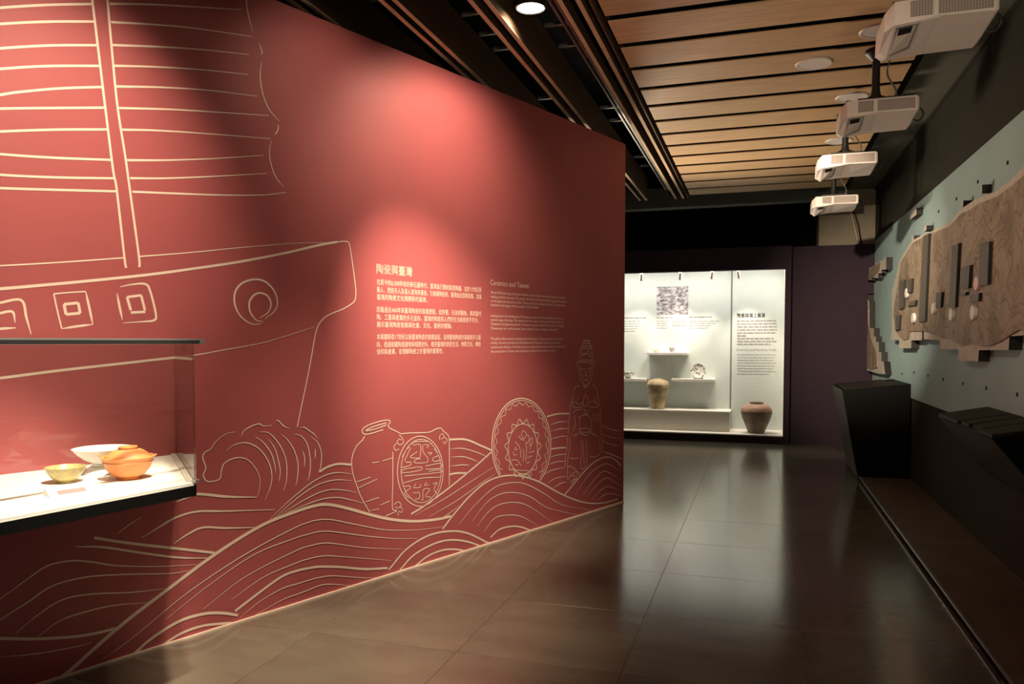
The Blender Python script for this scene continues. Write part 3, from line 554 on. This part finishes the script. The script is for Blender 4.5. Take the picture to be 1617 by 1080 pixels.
# ================================================================== PROJECTORS
def projector_parts(root):
    secs = [(-0.225, [(-0.13, -0.03), (0.13, -0.03), (0.17, -0.12), (0.02, -0.150), (-0.14, -0.115)]),
            (-0.190, [(-0.19, 0.0), (0.19, 0.0), (0.2, -0.135), (0.05, -0.172), (-0.19, -0.105)]),
            (-0.085, [(-0.2, 0.0), (0.2, 0.0), (0.2, -0.125), (0.08, -0.128), (-0.2, -0.098)]),
            (-0.01, [(-0.2, 0.0), (0.2, 0.0), (0.2, -0.118), (0.12, -0.120), (-0.2, -0.086)]),
            (0.215, [(-0.2, 0.0), (0.2, 0.0), (0.2, -0.112), (0.12, -0.112), (-0.2, -0.092)]),
            (0.228, [(-0.19, -0.01), (0.19, -0.01), (0.19, -0.10), (0.1, -0.10), (-0.19, -0.085)])]
    vs = [(x, y, z) for x, s in secs for y, z in s]; fs = []
    for i in range(len(secs) - 1):
        for k in range(5): fs.append((5 * i + k, 5 * i + (k + 1) % 5, 5 * i + 5 + (k + 1) % 5, 5 * i + 5 + k))
    fs += [(0, 1, 2, 3, 4), tuple(5 * (len(secs) - 1) + k for k in range(5))]
    obj('shell', meshd('shell', vs, fs, 'projector_shell'), parent=root)
    a, b, c, d = (np.array(q) for q in ((-0.19, -0.19, -0.105), (-0.085, -0.2, -0.098), (-0.085, 0.08, -0.128), (-0.19, 0.05, -0.172)))
    def bl(u, v, dz): q = (a * (1 - u) + b * u) * (1 - v) + (d * (1 - u) + c * u) * v; return (q[0], q[1], q[2] - dz)
    def patch(name, u0, u1, v0, v1, t0, t1, m):
        cs = [(u0, v0), (u1, v0), (u1, v1), (u0, v1)]
        return obj(name, meshd(name, [bl(u, v, t0) for u, v in cs] + [bl(u, v, t1) for u, v in cs], [(0, 1, 2, 3), (4, 5, 6, 7), (0, 1, 5, 4), (1, 2, 6, 5), (2, 3, 7, 6), (3, 0, 4, 7)], m), parent=root)
    lr = patch('lens_recess', 0.10, 0.97, 0.06, 0.93, -0.002, 0.004, 'recess_grey'); patch('lens_window', 0.22, 0.75, 0.08, 0.28, 0.002, 0.010, 'lens_glass').parent = lr
    obj('facet', meshd('facet', [(-0.083, -0.195, -0.1005), (0.0, -0.19, -0.0885), (-0.07, 0.10, -0.1305), (-0.083, -0.195, -0.097), (0.0, -0.19, -0.085), (-0.07, 0.10, -0.126)], [(0, 1, 2), (3, 4, 5), (0, 1, 4, 3), (1, 2, 5, 4), (2, 0, 3, 5)], 'white_plastic'), parent=root)
    box('vent_grille', (-0.125, -0.204, -0.078), (-0.035, -0.198, -0.010), 'vent_mesh', root); box('vent_grille', (-0.012, -0.204, -0.078), (0.205, -0.198, -0.010), 'vent_mesh', root)
    box('grille_frame', (-0.030, -0.206, -0.084), (-0.017, -0.198, -0.004), 'white_plastic', root)
    box('mount_plate', (-0.12, -0.14, 0.012), (0.13, 0.14, 0.026), 'black_metal', root)
    for sx in (-1, 1):
        obj('bracket_arm', tubem('bracket_arm', [(sx * 0.19, -0.16, 0.006), (sx * 0.10, -0.08, 0.016), (sx * 0.015, 0, 0.075)], 0.009, 'black_metal', 6), parent=root)
        obj('bracket_arm', tubem('bracket_arm', [(sx * 0.19, 0.16, 0.006), (sx * 0.10, 0.08, 0.016), (sx * 0.015, 0, 0.075)], 0.009, 'black_metal', 6), parent=root)
    obj('pole', lathem('pole', [(0.0, 0.02), (0.055, 0.02), (0.034, 0.07), (0.026, 0.11), (0.024, 0.30), (0.034, 0.31), (0.07, 0.345), (0.07, 0.37), (0, 0.37)], 'black_metal', 20), parent=root)
    obj('cable', tubem('cable', crom([(0.22, 0.0, -0.02), (0.265, 0.0, -0.03), (0.285, 0.0, -0.07), (0.26, 0.02, -0.105), (0.215, 0.03, -0.08)], 6), 0.006, 'black_metal', 6), parent=root)
    obj('cable', tubem('cable', crom([(0.10, 0.05, 0.02), (0.13, 0.04, 0.10), (0.07, 0.02, 0.22), (0.10, 0.02, 0.36)], 6), 0.006, 'grey_duct', 6), parent=root)
PZ = 3.05
pr = None
for (x, y, l) in [(1472, 42, 'nearest white projector, cut by the top of the picture'), (1382, 184, 'second nearest white ceiling projector'), (1334, 262, 'third nearest white ceiling projector, above the farthest one'), (1316, 323, 'farthest white ceiling projector, in front of the beige pillar')]:
    p = onz(x, y, PZ - 0.06)
    if pr is None: pr = empty('projector'); projector_parts(pr); o = pr
    else: o = copy_tree(pr)
    o.location = (p[0], p[1], PZ); tag(o, l, 'projector', 'white projectors hanging in a row')

# ================================================================== RIGHT WALL DISPLAY
XP = 1.535
bp = tag(box('map_backdrop', (XP, -2.0, 0.905), (1.5495, 12.04, 2.935), 'blue_panel'), 'large grey blue panel on the right wall carrying relief maps', 'backdrop')
for (x, y) in [(1425, 590), (1444, 588), (1466, 593), (1490, 599), (1521, 606), (1558, 613), (1607, 623), (1592, 257), (1545, 287), (1511, 314), (1483, 334)]:
    p = onx(x, y, XP); box('peg', (XP - 0.008, p[1] - 0.008, p[2] - 0.012), (XP, p[1] + 0.008, p[2] + 0.012), 'black_metal', bp)
XF = 1.462
rm = empty('relief_map', (XP, 6.5, 1.5)); tag(rm, 'large relief map with stepped pale edges, dark plaques and white markers', 'map')
rmi = Matrix.Translation((-XP, -6.5, -1.5))
def zq(pts, o, s, X): return [tuple(onx(o[0] + x / s, o[1] + y / s, X)[1:]) for x, y in pts]
def rmpart(o): o.parent = rm; o.matrix_parent_inverse = rmi; return o
oz, sz = (1400, 330), 4.152
edge_top = zq([(33, 560), (60, 440), (85, 340), (130, 262), (170, 205), (240, 168), (290, 148), (340, 122), (400, 100), (430, 62), (480, 10)], oz, sz, XF) + [tuple(onx(x, y, XF)[1:]) for x, y in [(1522, 327), (1540, 315), (1570, 303), (1596, 284), (1617, 262)]]
ext = [(4.6, edge_top[-1][1] + 0.04), (4.2, edge_top[-1][1] - 0.1), (3.9, 1.9), (3.95, 1.5), (4.3, 1.5), (4.3, 1.42)]
bot = zq([(901, 828), (805, 835), (800, 925), (605, 925), (600, 1000), (470, 993), (472, 920), (350, 918), (352, 860), (245, 855), (243, 800), (233, 800), (232, 860), (162, 862), (162, 912), (80, 912), (82, 860), (28, 860), (35, 740), (36, 640)], oz, sz, XF)
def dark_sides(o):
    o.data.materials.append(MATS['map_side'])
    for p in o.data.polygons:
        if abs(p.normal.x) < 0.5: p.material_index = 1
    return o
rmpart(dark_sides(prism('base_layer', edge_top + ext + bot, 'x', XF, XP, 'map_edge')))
tt = zq([(60, 800), (45, 700), (50, 620), (75, 480), (92, 355), (135, 275), (172, 222), (240, 185), (290, 165), (345, 140), (402, 120), (440, 82), (490, 28)], oz, sz, XF - 0.012) + [tuple(onx(x, y, XF - 0.012)[1:]) for x, y in [(1527, 334), (1545, 322), (1575, 310), (1600, 292), (1617, 276)]]
te = [(4.65, tt[-1][1] + 0.03), (4.25, tt[-1][1] - 0.12), (3.96, 1.9), (4.0, 1.55), (4.4, 1.52)]
tb = zq([(901, 800), (870, 790), (800, 830), (740, 870), (680, 895), (620, 900), (560, 880), (490, 895), (460, 880), (420, 855), (370, 850), (300, 820), (250, 800), (150, 802), (140, 850), (110, 860), (85, 840)], oz, sz, XF - 0.012)
rmpart(prism('terrain', tt + te + tb, 'x', XF - 0.012, XF, 'terrain_print'))
XT = XF - 0.012
for q in [[(238, 180), (275, 160), (250, 735), (208, 740)], [(430, 240), (470, 225), (448, 645), (405, 645)], [(490, 385), (545, 368), (535, 520), (485, 525)], [(612, 230), (672, 215), (660, 495), (600, 505)], [(85, 470), (115, 465), (108, 650), (80, 660)], [(137, 460), (165, 455), (160, 545), (135, 550)], [(325, 550), (360, 545), (352, 645), (322, 650)], [(155, 605), (190, 598), (185, 630), (135, 640)], [(60, 700), (85, 695), (80, 790), (55, 795)], [(545, 565), (605, 550), (600, 605), (540, 610)], [(475, 555), (520, 545), (515, 565), (475, 570)]]:
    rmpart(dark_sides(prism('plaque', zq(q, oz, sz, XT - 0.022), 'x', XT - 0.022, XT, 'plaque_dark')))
for (x, y, m) in [(120, 552, 'marker_white'), (163, 715, 'marker_white'), (296, 652, 'marker_white'), (412, 692, 'marker_white'), (553, 680, 'marker_white'), (577, 488, 'marker_pink')]:
    p = onx(oz[0] + x / sz, oz[1] + y / sz, XT - 0.03)
    pts = [(p[1] + 0.062 * math.cos(R(a)), p[2] + 0.050 * math.sin(R(a))) for a in range(0, 360, 20)]
    rmpart(prism('marker_disc', pts, 'x', XT - 0.024, XT, m, bevel=0.0015))
for (x0, y0, x1, y1) in [(1437, 337, 1447, 347), (1459, 359, 1463, 366), (1440, 374, 1443, 381), (1549, 293, 1551, 306), (1519, 318, 1521, 327)]:
    a = onx(x0, y1, XP - 0.06); b = onx(x0, y0, XP - 0.06); b[1] = onx(x1, y0, XP - 0.06)[1]
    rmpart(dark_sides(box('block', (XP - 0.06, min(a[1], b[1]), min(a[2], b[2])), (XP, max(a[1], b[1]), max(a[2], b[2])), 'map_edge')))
of, sf = (1350, 380), 4.5
for (q, q2, l) in [([(75, 250), (75, 300), (88, 300), (88, 282), (120, 282), (120, 262), (165, 268), (165, 232), (190, 232), (190, 205), (222, 205), (222, 118), (205, 118), (205, 140), (175, 140), (175, 158), (145, 158), (145, 175), (100, 195)], [(82, 250), (84, 275), (115, 268), (140, 240), (170, 215), (180, 160), (150, 172), (105, 202)], 'small stepped relief island map at the top of far panel end'),
                   ([(68, 390), (95, 385), (95, 430), (105, 432), (105, 620), (135, 622), (135, 680), (150, 682), (150, 720), (170, 722), (170, 790), (188, 792), (188, 858), (205, 860), (215, 950), (165, 945), (58, 915), (55, 790), (72, 700), (66, 600)], [(72, 420), (90, 420), (95, 600), (115, 690), (130, 740), (150, 800), (160, 900), (120, 915), (64, 895), (62, 790), (78, 700), (70, 600)], 'small stepped relief map above the far black console')]:
    d = empty('relief_map', (XP, 11, 1.5)); tag(d, l, 'map')
    mi = Matrix.Translation((-XP, -11, -1.5))
    P1 = [(min(a, 12.03), b) for a, b in zq(q, of, sf, XF)]; P2 = [(min(a, 12.0), b) for a, b in zq(q2, of, sf, XF - 0.01)]
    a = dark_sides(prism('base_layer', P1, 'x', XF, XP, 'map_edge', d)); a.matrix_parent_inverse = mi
    a = prism('terrain', P2, 'x', XF - 0.01, XF, 'terrain_print', d); a.matrix_parent_inverse = mi

# consoles
fc = empty('display_console', (1.2, 9.5, 0)); tag(fc, 'tall black console with tapered side at the far end of the ledge', 'console')
def cpart(o, root): o.parent = root; o.matrix_parent_inverse = Matrix.Translation(-root.location); return o
cpart(prism('console_body', [(0.862, 0.975), (1.533, 1.055), (1.533, 0.0), (1.045, 0.0)], 'y', 9.06, 10.25, 'console_black', bevel=0.006), fc)
cpart(prism('lit_side_panel', [(0.853, 0.972), (0.862, 0.975), (1.045, 0.01), (1.036, 0.008)], 'y', 9.08, 10.23, 'console_lit'), fc)  # thin paler sheet, the light caught by the tapered side is in its colour
for k in range(3):
    y0 = 9.10 + 0.38 * k
    cpart(prism('top_plate', [(0.90, 0.9805), (1.40, 1.040), (1.40, 1.050), (0.90, 0.9905)], 'y', y0, y0 + 0.34, 'console_top'), fc)
nc = empty('display_console', (1.4, 5.5, 0.9)); tag(nc, 'wedge shaped black console on the wall below the large map', 'console')
cpart(prism('console_body', [(1.222, 0.965), (1.533, 1.020), (1.533, 0.58)], 'y', 4.82, 6.16, 'console_lit'), nc)
cpart(prism('end_panel', [(1.222, 0.967), (1.533, 1.022), (1.533, 0.578)], 'y', 4.80, 4.82, 'console_black'), nc)
for k, (y0, y1, dx) in enumerate([(4.83, 5.10, 0.0), (5.13, 5.36, 0.03), (5.39, 5.58, 0.015), (5.61, 6.15, 0.0)]):
    cpart(prism('top_plate', [(1.224 + dx, 0.968 + dx * 0.177), (1.53, 1.0215), (1.53, 1.048), (1.224 + dx, 0.990 + dx * 0.177)], 'y', y0, y1, 'console_top', bevel=0.003), nc)

# ================================================================== FAR SHOWCASE
YF, YB = 11.90, 12.68
sc = empty('showcase', (0, YF, 0)); tag(sc, 'large purple framed wall showcase, brightly lit inside', 'showcase')
def spart(o, root=sc): o.parent = root; o.matrix_parent_inverse = Matrix.Translation(-root.location); return o
XL, XR = -3.6, 0.34
spart(box('frame_top', (XL - 0.1, YF, 2.565), (0.42, 12.06, 2.895), 'purple_paint'))
spart(box('frame_bottom', (XL - 0.1, YF, 0.0), (0.42, 12.06, 0.105), 'purple_paint'))
spart(box('frame_side', (XR, YF, 0.105), (0.42, 12.06, 2.565), 'purple_paint'))
spart(box('frame_side', (XL - 0.1, YF, 0.105), (XL, 12.06, 2.565), 'purple_paint'))
spart(box('back_panel', (XL, YB, 0.105), (ony(1154, 500, YB)[0] - 0.003, YB + 0.03, 2.75), 'panel_pale_blue'))
spart(box('back_panel', (ony(1156, 500, YB)[0] + 0.003, YB, 0.105), (0.60, YB + 0.03, 2.75), 'panel_pale_blue'))
spart(box('panel_joint', (ony(1154, 500, YB)[0] - 0.004, YB + 0.008, 0.105), (ony(1156, 500, YB)[0] + 0.004, YB + 0.03, 2.75), 'panel_seam'))
spart(box('inner_side', (XR + 0.005, 12.06, 0.105), (XR + 0.03, YB, 2.75), 'showcase_white'))
spart(box('inner_floor', (XL, YF + 0.02, 0.105), (XR + 0.03, YB, 0.122), 'showcase_white'))
spart(box('inner_ceiling', (XL, 12.06, 2.72), (XR + 0.03, YB, 2.75), 'showcase_white'))
XJ = ony(1056, 500, 11.93)[0]
for a, b in ((XL, XJ - 0.004), (XJ + 0.004, XR)): spart(box('glass_pane', (a, 11.925, 0.122), (b, 11.935, 2.565), 'clear_glass'))
pt = ony(1152, 650, 12.18); XPL = pt[0]; ZPL = float(pt[2])
plat = empty('plinth', (XPL - 1, 12.4, 0.122)); tag(plat, 'long low white plinth inside the lit showcase', 'plinth')
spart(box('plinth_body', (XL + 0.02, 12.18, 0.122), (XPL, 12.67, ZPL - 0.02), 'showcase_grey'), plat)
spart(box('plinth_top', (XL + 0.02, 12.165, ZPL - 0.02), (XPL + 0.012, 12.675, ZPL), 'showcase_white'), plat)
def shelf(x0, x1, y, label):
    a = ony(x0, y, 12.40); b = ony(x1, y, 12.40); z = float(a[2] + b[2]) / 2
    s = empty('wall_shelf', ((a[0] + b[0]) / 2, 12.54, z)); tag(s, label, 'shelf', 'white shelves in the lit showcase')
    spart(box('board', (a[0], 12.40, z - 0.038), (b[0], 12.68, z), 'showcase_white', bevel=0.002), s)
    spart(box('wall_cleat', (a[0] + 0.05, 12.64, z - 0.06), (b[0] - 0.05, 12.68, z - 0.038), 'showcase_white'), s)
    return z
ZS1 = shelf(1021, 1085, 556.5, 'upper white shelf above the tall tan jar'); ZS2 = shelf(1060, 1128, 598.5, 'white shelf under the painted plate, right of tan jar'); ZS3 = shelf(930, 1020, 597.5, 'white shelf left of the tall tan jar beside the red wall')
# shelf content
def at_y(x, y, Y, z): p = ony(x, y, Y); return (p[0], Y, z)
j = empty('ceramic_jar', at_y(1039, 643, 12.38, ZPL)); tag(j, 'tall mottled tan jar with domed top on the white plinth', 'jar')
obj('body', lathem('body', [(0, 0), (0.100, 0), (0.104, 0.02), (0.118, 0.12), (0.142, 0.22), (0.168, 0.30), (0.178, 0.35), (0.174, 0.39)], 'jar_tan', 40, wob=0.012), parent=j)
obj('shoulder', lathem('shoulder', [(0.174, 0.39), (0.158, 0.43), (0.125, 0.455), (0.085, 0.468), (0.078, 0.478), (0.05, 0.482), (0, 0.484)], 'jar_tan', 40, wob=0.012), parent=j)
j = empty('ceramic_jar', at_y(1194, 684, 12.22, 0.122)); tag(j, 'wide squat brown jar with reddish shoulder on showcase floor', 'jar')
obj('body', lathem('body', [(0, 0), (0.118, 0), (0.123, 0.015), (0.165, 0.12), (0.205, 0.22), (0.228, 0.30), (0.232, 0.33)], 'jar_brown', 40, wob=0.01), parent=j)
obj('shoulder', lathem('shoulder', [(0.232, 0.33), (0.226, 0.37), (0.19, 0.41), (0.13, 0.437), (0.098, 0.445)], 'jar_shoulder', 40, wob=0.01), parent=j)
obj('rim', lathem('rim', [(0.098, 0.443), (0.104, 0.455), (0.100, 0.468), (0.088, 0.462), (0.085, 0.44), (0.12, 0.40)], 'jar_brown', 40), parent=j)
spx, spy, spz = at_y(1103, 598, 12.52, ZS2)
ps = empty('plate_stand', (spx, spy, spz)); tag(ps, 'small black stand holding the painted plate on the shelf', 'stand')
for s in (-1, 1):
    obj('prong', tubem('prong', [(s * 0.07, -0.07, 0.03), (s * 0.068, -0.072, 0.006), (s * 0.06, 0.0, 0.005), (s * 0.045, 0.05, 0.006), (s * 0.03, 0.035, 0.12)], 0.006, 'black_metal', 6), parent=ps)
obj('crossbar', tubem('crossbar', [(-0.06, 0.0, 0.006), (0.06, 0.0, 0.006)], 0.006, 'black_metal', 6), parent=ps)
plt = obj('display_plate', lathem('display_plate', [(0, 0), (0.065, 0.0), (0.085, 0.008), (0.118, 0.022), (0.121, 0.026), (0.117, 0.029), (0.083, 0.014), (0.062, 0.007), (0, 0.007)], 'painted_glaze', 44), loc=(spx, spy - 0.004, spz + 0.125))
plt.rotation_euler = (R(78), 0, 0); tag(plt, 'round white plate with dark painted pattern on black stand', 'plate')
bw = [(0, 0), (0.045, 0), (0.047, 0.012), (0.04, 0.014), (0.075, 0.04), (0.102, 0.085), (0.108, 0.10), (0.104, 0.10), (0.07, 0.046), (0, 0.02)]
o = obj('bowl', lathem('bowl', bw, 'painted_glaze', 36), loc=at_y(992, 597, 12.52, ZS3)); tag(o, 'white bowl with dark painted pattern beside edge of red wall', 'bowl')
o = obj('cup', lathem('cup', [(0, 0), (0.022, 0), (0.024, 0.008), (0.040, 0.025), (0.048, 0.055), (0.046, 0.075), (0.040, 0.082), (0.036, 0.078), (0.04, 0.05), (0, 0.015)], 'grey_glaze', 28), loc=at_y(1061, 557, 12.52, ZS1)); tag(o, 'small grey round cup on the upper showcase shelf', 'cup')
o = obj('dish', lathem('dish', [(0, 0), (0.03, 0), (0.032, 0.008), (0.055, 0.03), (0.066, 0.052), (0.063, 0.053), (0.05, 0.032), (0, 0.012)], 'cream_glaze', 28), loc=at_y(1036, 557, 12.52, ZS1)); tag(o, 'small cream dish at left of the upper showcase shelf', 'dish')
# prints on the back panels
PB = YB - 0.004
a = ony(1037, 497, PB); b = ony(1087, 452, PB)
eg = tag(box('picture_print', (a[0], PB, a[2]), (b[0], YB, b[2]), 'engraving_print'), 'grey engraved landscape print on the showcase back panel', 'print')
fplace = lambda u, v: (u, YB - 0.003, v)
def fl_(body, x0, x1, y, h, bold): p = ony(x0, y, YB); q = ony(x1, y, YB); return (body, p[0], q[0], (p[2] + q[2]) / 2, h, bold)
for q in [fl_('陶瓷與海上貿易', 1164, 1208, 498, 0.075, 0.012), fl_('Ceramics and Maritime Trade', 1163, 1226, 552, 0.050, 0.0)]:
    ti = textblock('heading_lettering', [q], fplace, 'print_grey', sc); ti['kind'] = 'stuff'; ti.matrix_parent_inverse = Matrix.Translation(-sc.location)
def dashes(name, rows, m):
    vs = []; fs = []; rnd = random.Random(3)
    for (x0, x1, y, hh) in rows:
        p = ony(x0, y, YB); q = ony(x1, y, YB); u = p[0]; z = (p[2] + q[2]) / 2
        while u < q[0] - 0.01:
            l = min(rnd.uniform(0.03, 0.09), q[0] - u); b0 = len(vs)
            vs += [(u, YB - 0.003, z - hh), (u + l, YB - 0.003, z - hh), (u + l, YB - 0.003, z + hh), (u, YB - 0.003, z + hh)]; fs.append((b0, b0 + 1, b0 + 2, b0 + 3)); u += l + 0.012
    o = obj(name, meshd(name, vs, fs, m), parent=sc); o['kind'] = 'stuff'; o.matrix_parent_inverse = Matrix.Translation(-sc.location); return o
rows = [(1164, 1227, 506.5 + 4.75 * k, 0.010) for k in range(4)] + [(1164, 1224, 525.5, 0.010), (1164, 1180, 530, 0.010), (1164, 1222, 534.5, 0.010), (1164, 1226, 539, 0.010), (1164, 1217, 543.5, 0.010)]
dashes('caption_rows', rows, 'print_grey')
dashes('caption_rows', [(1164, 1225 - (k % 3) * 2, 560 + 4.35 * k, 0.0055) for k in range(7)] + [(1164, 1213, 590.5, 0.0055)], 'print_light_grey')
dashes('caption_rows', [(1037, 1064, 501.5, 0.008), (1088, 1124, 500.5, 0.008), (970, 1020, 502, 0.008)], 'print_grey')
dashes('caption_rows', [(1037, 1054, 507 + 3.6 * k, 0.005) for k in range(4)] + [(1061, 1084, 507 + 3.6 * k, 0.005) for k in range(3)] + [(1088, 1136 - 6 * k, 507 + 3.6 * k, 0.005) for k in range(4)] + [(985, 1012 - 2 * k, 507 + 4 * k, 0.005) for k in range(5)], 'print_light_grey')
# spotlights inside the case
SPL = []
for (x, tx, ty, e, l) in [(1013, 1000, 590, 66, 'leftmost small white spotlight at top of the lit showcase'), (1074, 1064, 560, 74, 'second small white spotlight at top of the lit showcase'), (1124, 1100, 620, 70, 'third small white spotlight at top of the lit showcase'), (1166, 1195, 600, 84, 'rightmost small white spotlight at top of the lit showcase')]:
    p = ony(x, 431, 12.15); t = Vector(ony(tx, ty, YB)); s = Vector((p[0], 12.15, 2.52))
    h = empty('spotlight', (p[0], 12.15, 2.52)); tag(h, l, 'spotlight', 'white spotlights in the showcase')
    d = (t - s).normalized(); hd = obj('head', lathem('head', [(0, -0.05), (0.026, -0.05), (0.028, 0.06), (0.024, 0.06), (0.022, 0.045), (0, 0.045)], 'white_plastic', 20), parent=h); hd.rotation_euler = d.to_track_quat('Z', 'Y').to_euler()
    obj('stem', tubem('stem', [(0, 0, 0.03), (0, 0, 0.20)], 0.008, 'white_plastic', 8), parent=h)
    spot('showcase_beam', s + d * 0.07, t, e, 68, 0.9, (1.0, 0.81, 0.62), 0.02)
# unseen linear fill lamps added behind the upper frame to even the case light
for x0 in (-2.9, -1.9, -0.9, 0.0):
    lt = bpy.data.lights.new('case_fill', 'AREA'); lt.shape = 'RECTANGLE'; lt.size = 0.85 if x0 < 0 else 0.5; lt.size_y = 0.05; lt.energy = 13 if x0 < 0 else 8.5; lt.color = (1.0, 0.89, 0.78)
    lo = bpy.data.objects.new('case_fill', lt); C.objects.link(lo); lo.location = (x0, 12.13, 2.70); lo.rotation_euler = (R(6), 0, 0)

# ================================================================== NEAR GLASS SHOWCASE
ZB, ZT = 0.9425, 1.505
BR = np.array([-2.766, 3.13]) + WN * 0.004; FR = np.array([-2.122, 2.503])
fd = np.array([0.141, 0.718]); fd /= np.linalg.norm(fd)
FLc = FR - fd * 1.7; BLc = BR - WD * 1.75
def quad_prism(name, q, z0, z1, m, parent): o = prism(name, [tuple(p) for p in q], 'z', z0, z1, m); return spart(o, parent)
gs = empty('glass_showcase', (float(BR[0]), float(BR[1]), ZB)); tag(gs, 'glass showcase with white deck fixed to the red wall', 'showcase')
def inset(q, d):
    c = sum(q) / 4; return [p + (c - p) / np.linalg.norm(c - p) * d for p in q]
Q = [BR, FR, FLc, BLc]
quad_prism('tray', Q, ZB - 0.052, ZB - 0.010, 'black_void', gs)
quad_prism('deck', inset(Q, 0.004), ZB - 0.010, ZB, 'showcase_white', gs)
def pane(name, a, b, z0, z1, t=0.008):
    d = (b - a) / np.linalg.norm(b - a); n = np.array([d[1], -d[0]]) * t
    c = (BR + FLc) / 2
    if (c - a) @ n < 0: n = -n
    return quad_prism(name, [a, b, b + n, a + n], z0, z1, 'clear_glass', gs)
pane('glass_front', FLc, FR, ZB, ZT - 0.012); pane('glass_side', FR, BR, ZB, ZT - 0.012); pane('glass_back', BR + WN * 0.012, BLc + WN * 0.012, ZB, ZT - 0.012)
quad_prism('glass_top', inset(Q, 0.006), ZT - 0.012, ZT - 0.004, 'clear_glass', gs)
d_ = fd; nrm = np.array([d_[1], -d_[0]])
quad_prism('top_rail', [FLc + nrm * 0.008, FR + d_ * 0.045 + nrm * 0.008, FR + d_ * 0.045 - nrm * 0.014, FLc - nrm * 0.014], ZT - 0.013, ZT + 0.008, 'steel', gs)
quad_prism('rail_insert', [FLc + nrm * 0.0095, FR + d_ * 0.02 + nrm * 0.0095, FR + d_ * 0.02 + nrm * 0.007, FLc + nrm * 0.007], ZT - 0.009, ZT + 0.002, 'black_metal', gs)
sd = (FR - BR) / np.linalg.norm(FR - BR); sn = np.array([sd[1], -sd[0]])
if (FLc - FR) @ sn < 0: sn = -sn
quad_prism('side_channel', [BR + sd * 0.02 + sn * 0.010, FR - sd * 0.02 + sn * 0.010, FR - sd * 0.02 + sn * 0.034, BR + sd * 0.02 + sn * 0.034], ZB, ZB + 0.006, 'showcase_grey', gs)
obj_corner = quad_prism('corner_clip', [FR + np.array(p) for p in ((-0.012, -0.012), (0.006, -0.012), (0.006, 0.012), (-0.012, 0.012))], ZB, ZB + 0.012, 'steel', gs)
# contents
p = onz(203, 756, ZB); oc = empty('lidded_pot', p); tag(oc, 'orange terracotta pot with lid in the glass showcase', 'pot')
obj('pot_body', lathem('pot_body', [(0, 0), (0.044, 0), (0.046, 0.009), (0.043, 0.010), (0.064, 0.022), (0.082, 0.044), (0.091, 0.070), (0.094, 0.073), (0.092, 0.076), (0.099, 0.088), (0.102, 0.092), (0.098, 0.094), (0.088, 0.086), (0, 0.084)], 'terracotta', 44), parent=oc)
obj('lid', lathem('lid', [(0.089, 0.087), (0.087, 0.094), (0.078, 0.101), (0.066, 0.111), (0.052, 0.119), (0.038, 0.123)], 'terracotta', 44), parent=oc)
obj('lid_knob', lathem('lid_knob', [(0.034, 0.122), (0.036, 0.132), (0.034, 0.134), (0.030, 0.133), (0.028, 0.126), (0, 0.125)], 'terracotta', 44), parent=oc)
for s in (-1, 1):
    obj('handle', tubem('handle', crom([(s * 0.095, -0.014, 0.090), (s * 0.107, -0.008, 0.097), (s * 0.107, 0.008, 0.097), (s * 0.095, 0.014, 0.090)], 5), 0.003, 'terracotta', 6), parent=oc)
oc.rotation_euler = (0, 0, R(25))
p = onz(104, 762, ZB); o = obj('bowl', lathem('bowl', [(0, 0), (0.032, 0), (0.034, 0.006), (0.030, 0.008), (0.050, 0.022), (0.066, 0.044), (0.074, 0.064), (0.071, 0.064), (0.060, 0.044), (0.03, 0.016), (0, 0.012)], 'olive_glaze', 40), loc=p); tag(o, 'small olive yellow glazed bowl left of the orange pot', 'bowl')
p = onz(163, 747, ZB); q = empty('bowl_stand', p); tag(q, 'white round stand under the white bowl in glass showcase', 'stand')
obj('stand_foot', lathem('stand_foot', [(0, 0), (0.075, 0), (0.073, 0.006), (0.052, 0.030), (0, 0.030)], 'card_white', 32), parent=q)
obj('stand_pad', lathem('stand_pad', [(0, 0.030), (0.045, 0.030), (0.045, 0.034), (0, 0.034)], 'card_white', 32), parent=q)
o = obj('bowl', lathem('bowl', [(0, 0), (0.040, 0), (0.042, 0.008), (0.037, 0.010), (0.070, 0.026), (0.100, 0.052), (0.118, 0.074), (0.114, 0.074), (0.09, 0.05), (0.05, 0.022), (0, 0.015)], 'white_glaze', 44), loc=(p[0], p[1], ZB + 0.034)); tag(o, 'shallow white bowl behind the orange pot in glass showcase', 'bowl')
# caption wedge in front of the olive bowl
p0 = Vector(onz(80, 786, ZB)); p1 = Vector(onz(160, 774, ZB)); dv = (p1 - p0).normalized(); rz = math.atan2(dv.y, dv.x)
cw = empty('caption_stand', p0, rz); tag(cw, 'white caption wedge with pink card in front of olive bowl', 'caption')
L_ = (p1 - p0).length
obj('wedge', meshd('wedge', [(0, 0, 0), (L_, 0, 0), (L_, 0.055, 0), (0, 0.055, 0), (0, 0.004, 0.004), (L_, 0.004, 0.004), (L_, 0.055, 0.030), (0, 0.055, 0.030)], [(0, 3, 2, 1), (0, 1, 5, 4), (4, 5, 6, 7), (2, 3, 7, 6), (0, 4, 7, 3), (1, 2, 6, 5)], 'card_white'), parent=cw)
cd = obj('card', boxm('card', (0.03, 0.006, 0.0), (L_ - 0.05, 0.030, 0.0012), 'card_pink'), parent=cw); cd.rotation_euler = (math.atan2(0.026, 0.051), 0, 0); cd.location = (0, 0.0, 0.0028)
